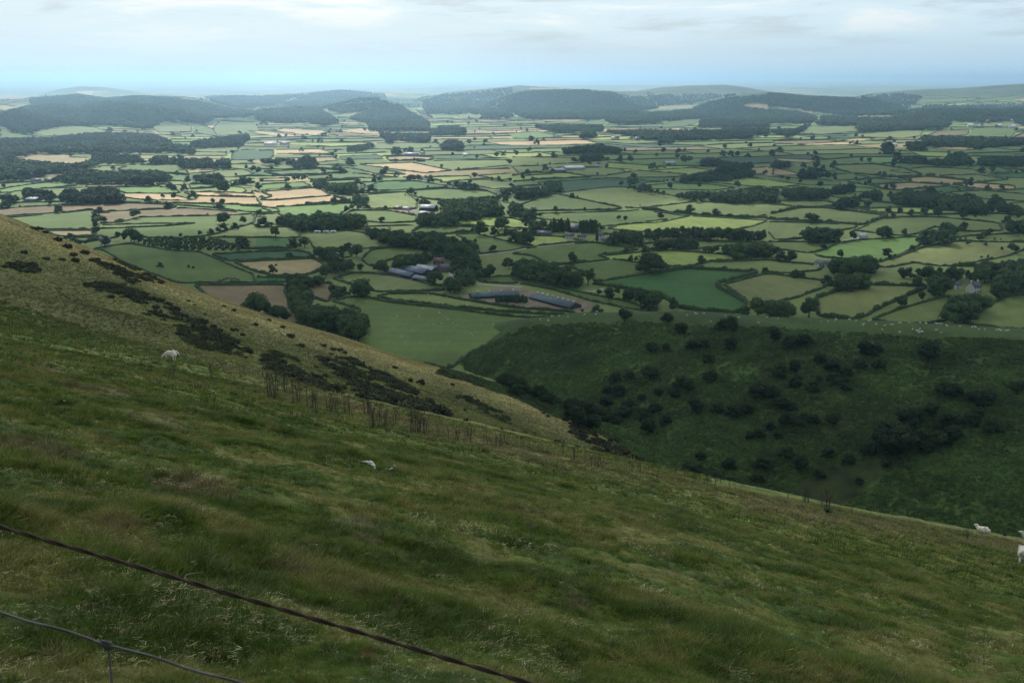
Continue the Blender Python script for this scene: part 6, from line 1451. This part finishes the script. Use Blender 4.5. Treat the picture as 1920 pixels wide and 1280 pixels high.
# clusters along the brow : x, y of the feet, how many, half width, height in photo pixels
CL = [(498,708,3,5,34),(510,748,8,8,52),(528,738,5,8,44),(556,758,6,7,46),(588,772,9,12,44),(622,775,9,14,44),(650,778,5,6,40),(688,780,6,8,44),(702,800,8,9,46),(718,800,7,7,36),(742,800,5,6,34),(780,812,10,9,54),(790,816,6,8,46),(822,815,3,5,26),(850,828,7,9,30),(875,828,6,10,32),(912,834,4,8,24),(935,836,7,8,30),(950,834,5,7,30),(985,842,5,8,22),(1012,846,4,6,20),(1055,852,3,2,34),(1074,862,3,3,32),(1115,876,7,8,28),(1126,878,5,6,26),(1150,868,6,12,20),(1178,880,6,10,22),(1196,885,5,6,22),(1220,888,5,6,20),(1232,903,3,2,20),(1255,888,4,8,20),(1275,892,6,10,26),(1300,908,4,5,22),(1330,912,6,12,24),(1347,905,4,4,18),(1372,914,5,6,22),(1392,918,3,4,22),(1418,912,2,2,18),(1478,940,3,5,18),(1511,945,9,5,34),(1540,950,7,6,24),(1552,958,6,4,42),(1597,966,2,2,16),(1620,968,2,2,12),(1648,980,2,2,18),(1672,975,2,2,10),(1740,972,2,4,10),(1812,1012,6,6,26),(1882,1004,3,2,14),(320,710,5,5,26),(326,710,2,2,38),(265,692,2,2,24),(398,714,3,3,30),(394,700,2,2,22),(354,660,2,2,18),(276,654,2,3,20),(447,740,3,4,16),(460,733,2,4,16),(792,876,1,1,44),(1518,1022,1,1,22)]
items = []
for x, y, n_, w_, h_ in CL:
    for k in range(n_):
        px = x + rnd.uniform(-w_, w_); py = y + rnd.uniform(-3, 3) + .22 * (px - x)
        for up in (0, 4, 8, 12, 16):
            p = hp1(px, py + up, 8)
            if not np.isnan(p[0]) and np.hypot(p[0], p[1]) < 150: break
        if np.isnan(p[0]) or np.hypot(p[0], p[1]) > 150: continue
        hm_ = h_ * p[1] / F * rnd.uniform(.65, 1.12)
        items.append(dict(px=px, py=py, g=p, h=min(hm_, 2.0), adj=rnd.choice(['dead', 'dry', 'withered']) + (' tall' if hm_ > 1.15 else ' short' if hm_ < .75 else '')))
TLM = [('the two grazing sheep', 322, 670), ('the first thistle clump', 520, 748), ('the wide thistle clump', 620, 775), ('the thistles over the gorse', 705, 800), ('the tallest thistle clump', 785, 812), ('the thistles under the gorse end', 870, 828), ('the brow thistles', 950, 836), ('the sparse brow stalks', 1065, 855), ('the knoll end thistles', 1120, 876), ('the ravine edge thistles', 1190, 882), ('the straw coloured brow', 1280, 893), ('the brow over the ravine', 1340, 910), ('the dark leafy clump', 1511, 945), ('the spiky green one', 1552, 958), ('the lying sheep', 1815, 1010)]
label_by_landmark(items, 'thistle', TLM)
items = items[:298]
for q in items:
    s = q['h']; put('thistle', TH[rnd.randrange(6)], tuple(q['g'] - np.array([0, 0, .02])), rnd.random() * 6.28, (s * 1.05, s * 1.05, s), q['label'], 'thistle', 'dead thistles along the brow', rx=rnd.uniform(-.1, .1), ry=rnd.uniform(-.1, .12))
# ------------------------------------------------------------------ stones, wool, green rosettes
m_stone = plain('pale_stone', (.50, .48, .43), .9, .25, 8)
def stone_mesh(seed):
    V, Fc = sphere(9, 7); g = np.random.RandomState(seed); V = V * [1, .7, .5]; V = V * (1 + .35 * (fbm(V[:, 0] * 2 + seed, V[:, 1] * 2 + V[:, 2], 1.0, 3, seed)[:, None])); return npmesh('stone', V, Fc, m_stone, smooth=False)
STN = [stone_mesh(i) for i in range(5)]
items = []
for s in '541 799 5,498 826 3,505 822 3,487 846 3,666 838 4,679 841 5,801 890 5,1229 931 3,1187 938 4,121 754 6,181 793 5,196 750 3,147 815 4,332 754 3,340 757 3,396 716 4,378 904 4,1223 981 5,1246 1008 4,1634 1035 5,1525 1022 3,975 1017 4,1818 1137 5,730 1091 5,1357 1155 4,1385 1208 4,1255 1198 5,1180 1251 4,940 1271 6,1638 1150 4,625 987 4,594 1025 3,1282 1054 3,386 818 3,790 806 3,1002 833 3,1336 900 3,1364 898 4,805 787 3,1181 973 3,1105 1078 3,1317 1153 3,67 1153 4,1660 1012 3'.split(','):
    px, py, sz = map(float, s.split()); p = hp1(px, py)
    if np.isnan(p[0]): continue
    items.append(dict(px=px, py=py, g=p, s=sz * p[1] / F * .55, adj='pale'))
label_by_landmark(items, 'stone in the grass', [('the white wool scrap', 705, 880), ('the bare earth scrape', 670, 995), ('the two grazing sheep', 322, 670), ('the green rosette', 125, 755), ('the rusty wire', 600, 1150), ('the brow over the ravine', 1330, 905), ('the lying sheep', 1842, 990), ('the grazing edge sheep', 1915, 1045), ('the dark molehills', 1420, 1180), ('the middle slope', 1150, 1060)])
for q in items:
    o = mobj('stone', STN[rnd.randrange(5)]); o.location = (q['g'][0], q['g'][1], q['g'][2] + q['s'] * .25 + .02); o.rotation_euler = (0, .2, rnd.random() * 6); o.scale = (q['s'],) * 3; tag(o, q['label'], 'stone', 'pale stones scattered in the grass')
m_scrap = plain('shed_wool', (.72, .70, .64), .95, .15, 20)
def scrap(px, py, segs, sc_, nm, lb):
    p = hp1(px, py); k = p[1] / F; parts = []
    for (dx, dy, r, sx_, sz_) in segs:
        q = hp1(px + dx, py + dy); v, f = sphere(10, 7); v = v * (1 + .45 * fbm(v[:, 0] * 3 + dx, v[:, 1] * 3 + v[:, 2] * 2, 1, 3, int(abs(dx) + 5))[:, None]); parts.append((v * [r * k * sx_, r * k * .9, r * k * sz_] + (q - p) + [0, 0, r * k * sz_ * .6 + .03], f))
    v, f = join(parts); o = mobj(nm, npmesh(nm, v, f, m_scrap, smooth=False)); o.location = p; tag(o, lb, 'wool scrap', 'scraps of shed wool')
scrap(695, 874, [(-12, -5, 2.2, 2.2, .7), (-6, -4, 3, 1.6, .8), (0, 0, 5, 1.5, 1), (5, 3, 4, 1.2, .9), (8, 7, 2.2, .8, .8)], 1, 'wool_scrap', 'long white scrap of shed wool lying by dark hollow')
scrap(735, 880, [(4, -2, 3.4, 1.2, 1), (0, 2, 2.6, 1, .8), (-4, 3, 2, 1.2, .7), (-10, 2, 1.6, 1, .6)], 1, 'wool_scrap', 'broken white wool scrap at the far side of hollow')
LV = []
for i in range(3):
    g = np.random.RandomState(700 + i); parts = []
    for k in range(60):
        a = g.rand() * 6.28; l = .25 + .35 * g.rand(); up = .3 + .9 * g.rand(); d = np.array([math.cos(a), math.sin(a), up]); d /= np.linalg.norm(d); w_ = np.array([-math.sin(a), math.cos(a), .1]) * .035; p0 = np.array([math.cos(a), math.sin(a), 0]) * .05; parts.append((np.array([p0 - w_ * .4, p0 + w_ * .4, p0 + d * l * .6 + w_, p0 + d * l - [0, 0, .05], p0 + d * l * .6 - w_]), np.array([(0, 1, 2), (0, 2, 4), (4, 2, 3)])))
    LV.append(npmesh('thistle_rosette', *join(parts), m_tgreen, smooth=False))
for px, py, h, lb in ((117, 754, 14, 'dark green leafy rosette beside a white stone'), (130, 770, 12, 'low green rosette downhill of the stone one'), (298, 722, 16, 'upright green rosette under the two grazing sheep'), (1552, 962, 26, 'spiky green young thistle on the ravine brow'), (1884, 1004, 13, 'dark pointed young thistle beyond the lying sheep'), (590, 776, 14, 'green leafy clump inside the wide thistles'), (175, 690, 8, 'small green rosette in the dry upper pasture'), (720, 800, 12, 'green leafy tuft among the thistles over gorse')):
    p = hp1(px, py); s = h * p[1] / F * 1.5
    if np.isnan(p[0]): continue
    o = mobj('thistle_rosette', LV[rnd.randrange(3)]); o.location = p; o.scale = (s, s, s * 1.2); tag(o, lb, 'green thistle')
# ------------------------------------------------------------------ the fence beside the camera
m_rust, t, b = new_mat('rusty_wire'); rgb = N(t, 'ShaderNodeRGB'); rgb.outputs[0].default_value = (.030, .018, .012, 1); s = noise_mul(t, rgb.outputs[0], b, 60, .5, 1.6, 5); L(t, s, b.inputs['Base Color']); b.inputs['Roughness'].default_value = .8
m_galv, t, b = new_mat('galvanised_wire'); rgb = N(t, 'ShaderNodeRGB'); rgb.outputs[0].default_value = (.062, .064, .060, 1); s = noise_mul(t, rgb.outputs[0], b, 45, .45, 1.5, 5); L(t, s, b.inputs['Base Color']); b.inputs['Roughness'].default_value = .5; b.inputs['Metallic'].default_value = .3
def pix3(px, py, t_):
    u = (px - 960) / F; v = (640 - py) / F; return np.array([u * t_, (CT + v * ST) * t_, CAMZ + (-ST + v * CT) * t_])
fe = link(bpy.data.objects.new('wire_fence', None)); A0 = pix3(0, 987, 1.18); A1 = pix3(1020, 1281, 1.04); fe.location = (0, .9, CAMZ - 1.75); tag(fe, 'stock fence with rusty top strand and galvanised netting at the camera', 'fence')
off_ = -np.array(fe.location); dA = A1 - A0; A_ = [A0 + dA * k for k in np.linspace(-4.2, 4.6, 60)]
pts = np.array(A_); pts[:, 2] += .012 * np.cos(np.linspace(-4.2, 4.6, 60) * .9) - .012
v1, f1 = [], []
N2 = 1400; tt = np.linspace(0, 59, N2); ctr = np.stack([np.interp(tt, np.arange(60), pts[:, k]) for k in range(3)], 1) + off_
dn = dA / np.linalg.norm(dA); n1_ = np.cross(dn, [0, 0, 1]); n1_ /= np.linalg.norm(n1_); n2_ = np.cross(dn, n1_); st_len = np.linalg.norm(np.diff(ctr, axis=0), axis=1).mean(); ph = np.arange(N2) * st_len / .075 * 6.283
strands = [tube(ctr + (n1_ * np.cos(ph + s)[:, None] + n2_ * np.sin(ph + s)[:, None]) * .0013, .0015, 5) for s in (0, math.pi)]
mobj('rusty_strand', npmesh('rusty_strand', *join(strands), m_rust), fe)
B0 = pix3(0, 1147, 1.12); B1 = pix3(452, 1281, 1.08); dB = B1 - B0; Bp = np.array([B0 + dB * k for k in np.linspace(-11, 14, 500)]) + off_
Bp[:, 2] += .0012 * np.sin(np.arange(500) * .9); mobj('top_netting_wire', npmesh('top_netting_wire', *tube(Bp, .0015, 7), m_galv), fe)
low = [mobj('netting_wire', npmesh('netting_wire', *tube(Bp + [0, 0, -dz], .0014, 5), m_galv), fe) for dz in (.15, .30, .44, .56)]
K0 = pix3(202, 1209, 1.105) + off_
db = dB / np.linalg.norm(dB)
for k in range(-9, 16):
    q = K0 + db * k * .30; q[2] -= .0
    mobj('stay_wire', npmesh('stay_wire', *tube([q + [0, 0, .002], q + [.001, 0, -.3], q + [0, 0, -.62]], .0013, 5), m_galv), fe)
    v, f = sphere(8, 6); kn = [(v * [.006, .005, .0045] + q, f), tube([q + db * -.008 + [0, 0, .003], q + [0, -.003, .006], q + db * .009 + [0, 0, .001]], .0016, 5)]; mobj('knot', npmesh('knot', *join(kn), m_galv), fe)
for s in (-1, 1):
    q = (A0 if s < 0 else A1) + dA * s * 3.0 + off_; gz = float(hz_at(q[0] - off_[0], q[1] - off_[1])) + off_[2]; v, f = tube([(q[0], q[1] + .05, gz - .3), (q[0], q[1] + .05, q[2] + .12)], .05, 12); mobj('post', npmesh('post', v, f, BM['wood'], smooth=False), fe)
# ------------------------------------------------------------------ air
zlo = min(vzz.min(), HZ.min()) - 1.5; zhi = max(HZ.max(), vzz.max(), CAMZ) + 12
V, Fc = box_mesh(-52000, 52000, -1500, 72000, zlo, zhi)
mh = bpy.data.materials.new('haze'); mh.use_nodes = True; t = mh.node_tree; t.nodes.clear()
pv = N(t, 'ShaderNodeVolumePrincipled'); pv.inputs['Color'].default_value = (0.51, 0.79, 1.0, 1); pv.inputs['Density'].default_value = HAZE; pv.inputs['Anisotropy'].default_value = 0.6
om = N(t, 'ShaderNodeOutputMaterial'); L(t, pv.outputs[0], om.inputs['Volume'])
tag(mobj('haze', npmesh('haze', V, Fc, mh, smooth=False)), kind='stuff')
# ------------------------------------------------------------------ unseen cloud deck, shaped to shade the land, with gaps for the sun
cz = 1350.0; off = cz / math.tan(SUN_EL); sxv, syv = math.sin(SUN_AZ) * off, math.cos(SUN_AZ) * off
gx = np.linspace(-7000, 7000, 160); gy = np.linspace(-3500, 9800, 160)
GX, GY = np.meshgrid(gx, gy)
px0, py0 = GX - sxv, GY - syv          # the ground under each bit of cloud, along the sun's rays
dens = sstep(0.10, 0.30, fbm(GX, GY, 1500, 4, 88))
near_sh = sstep(1350, 1000, np.hypot(px0, py0))
dens = np.maximum(dens * 0.9, near_sh)
dens = dens * (1 - .75 * sstep(3000, 4600, py0)) * (1 - .45 * sstep(300, 150, np.hypot(px0, py0)))
for pxg, pyg, rx, ry in GAPS:
    g = ground([pxg], [pyg])[0]
    dens *= 1 - np.exp(-((px0 - g[0]) / rx) ** 2 - ((py0 - g[1]) / ry) ** 2)
edge = np.minimum.reduce([sstep(-7000, -6000, GX), sstep(7000, 6000, GX), sstep(-3500, -2500, GY), sstep(9800, 8800, GY)])
dens *= edge
th = 30 + 220 * dens * (1 + 0.8 * fbm(GX, GY, 500, 4, 90))
base = cz + 40 * fbm(GX, GY, 900, 4, 91)
nV = GX.size
V = np.concatenate([np.stack([GX, GY, base], -1).reshape(-1, 3), np.stack([GX, GY, base + th], -1).reshape(-1, 3)])
F1 = grid_faces(160, 160)
idx = np.arange(nV).reshape(160, 160)
rim = np.concatenate([idx[0, :], idx[1:, -1], idx[-1, -2::-1], idx[-2:0:-1, 0]]); nx = np.roll(rim, -1)
side = np.stack([rim, nx, nx + nV, rim + nV], 1)
mc, t, b = new_mat('cloud'); t.nodes.clear()
at = N(t, 'ShaderNodeAttribute', attribute_name='dens')
co = N(t, 'ShaderNodeTexCoord'); cn = N(t, 'ShaderNodeTexNoise', i={'Scale': 0.004, 'Detail': 6.0}); L(t, co.outputs['Object'], cn.inputs['Vector'])
r = N(t, 'ShaderNodeMapRange', i={1: 0.35, 2: 0.65, 3: 0.8, 4: 1.15}); L(t, cn.outputs[0], r.inputs[0])
mm = N(t, 'ShaderNodeMath', operation='MULTIPLY'); L(t, at.outputs['Fac'], mm.inputs[0]); L(t, r.outputs[0], mm.inputs[1])
m2 = N(t, 'ShaderNodeMath', operation='MULTIPLY', use_clamp=True); m2.inputs[1].default_value = CLOUD; L(t, mm.outputs[0], m2.inputs[0])
tr = N(t, 'ShaderNodeBsdfTransparent'); tl = N(t, 'ShaderNodeBsdfTranslucent', i={'Color': (.6, .62, .66, 1)})
mx = N(t, 'ShaderNodeMixShader'); L(t, m2.outputs[0], mx.inputs[0]); L(t, tr.outputs[0], mx.inputs[1]); L(t, tl.outputs[0], mx.inputs[2])
om = N(t, 'ShaderNodeOutputMaterial'); L(t, mx.outputs[0], om.inputs[0])
tag(mobj('shade_clouds', npmesh('shade_clouds', V, [F1, F1 + nV, side], mc, attrs={'dens': np.concatenate([dens.ravel()] * 2)})), kind='stuff')
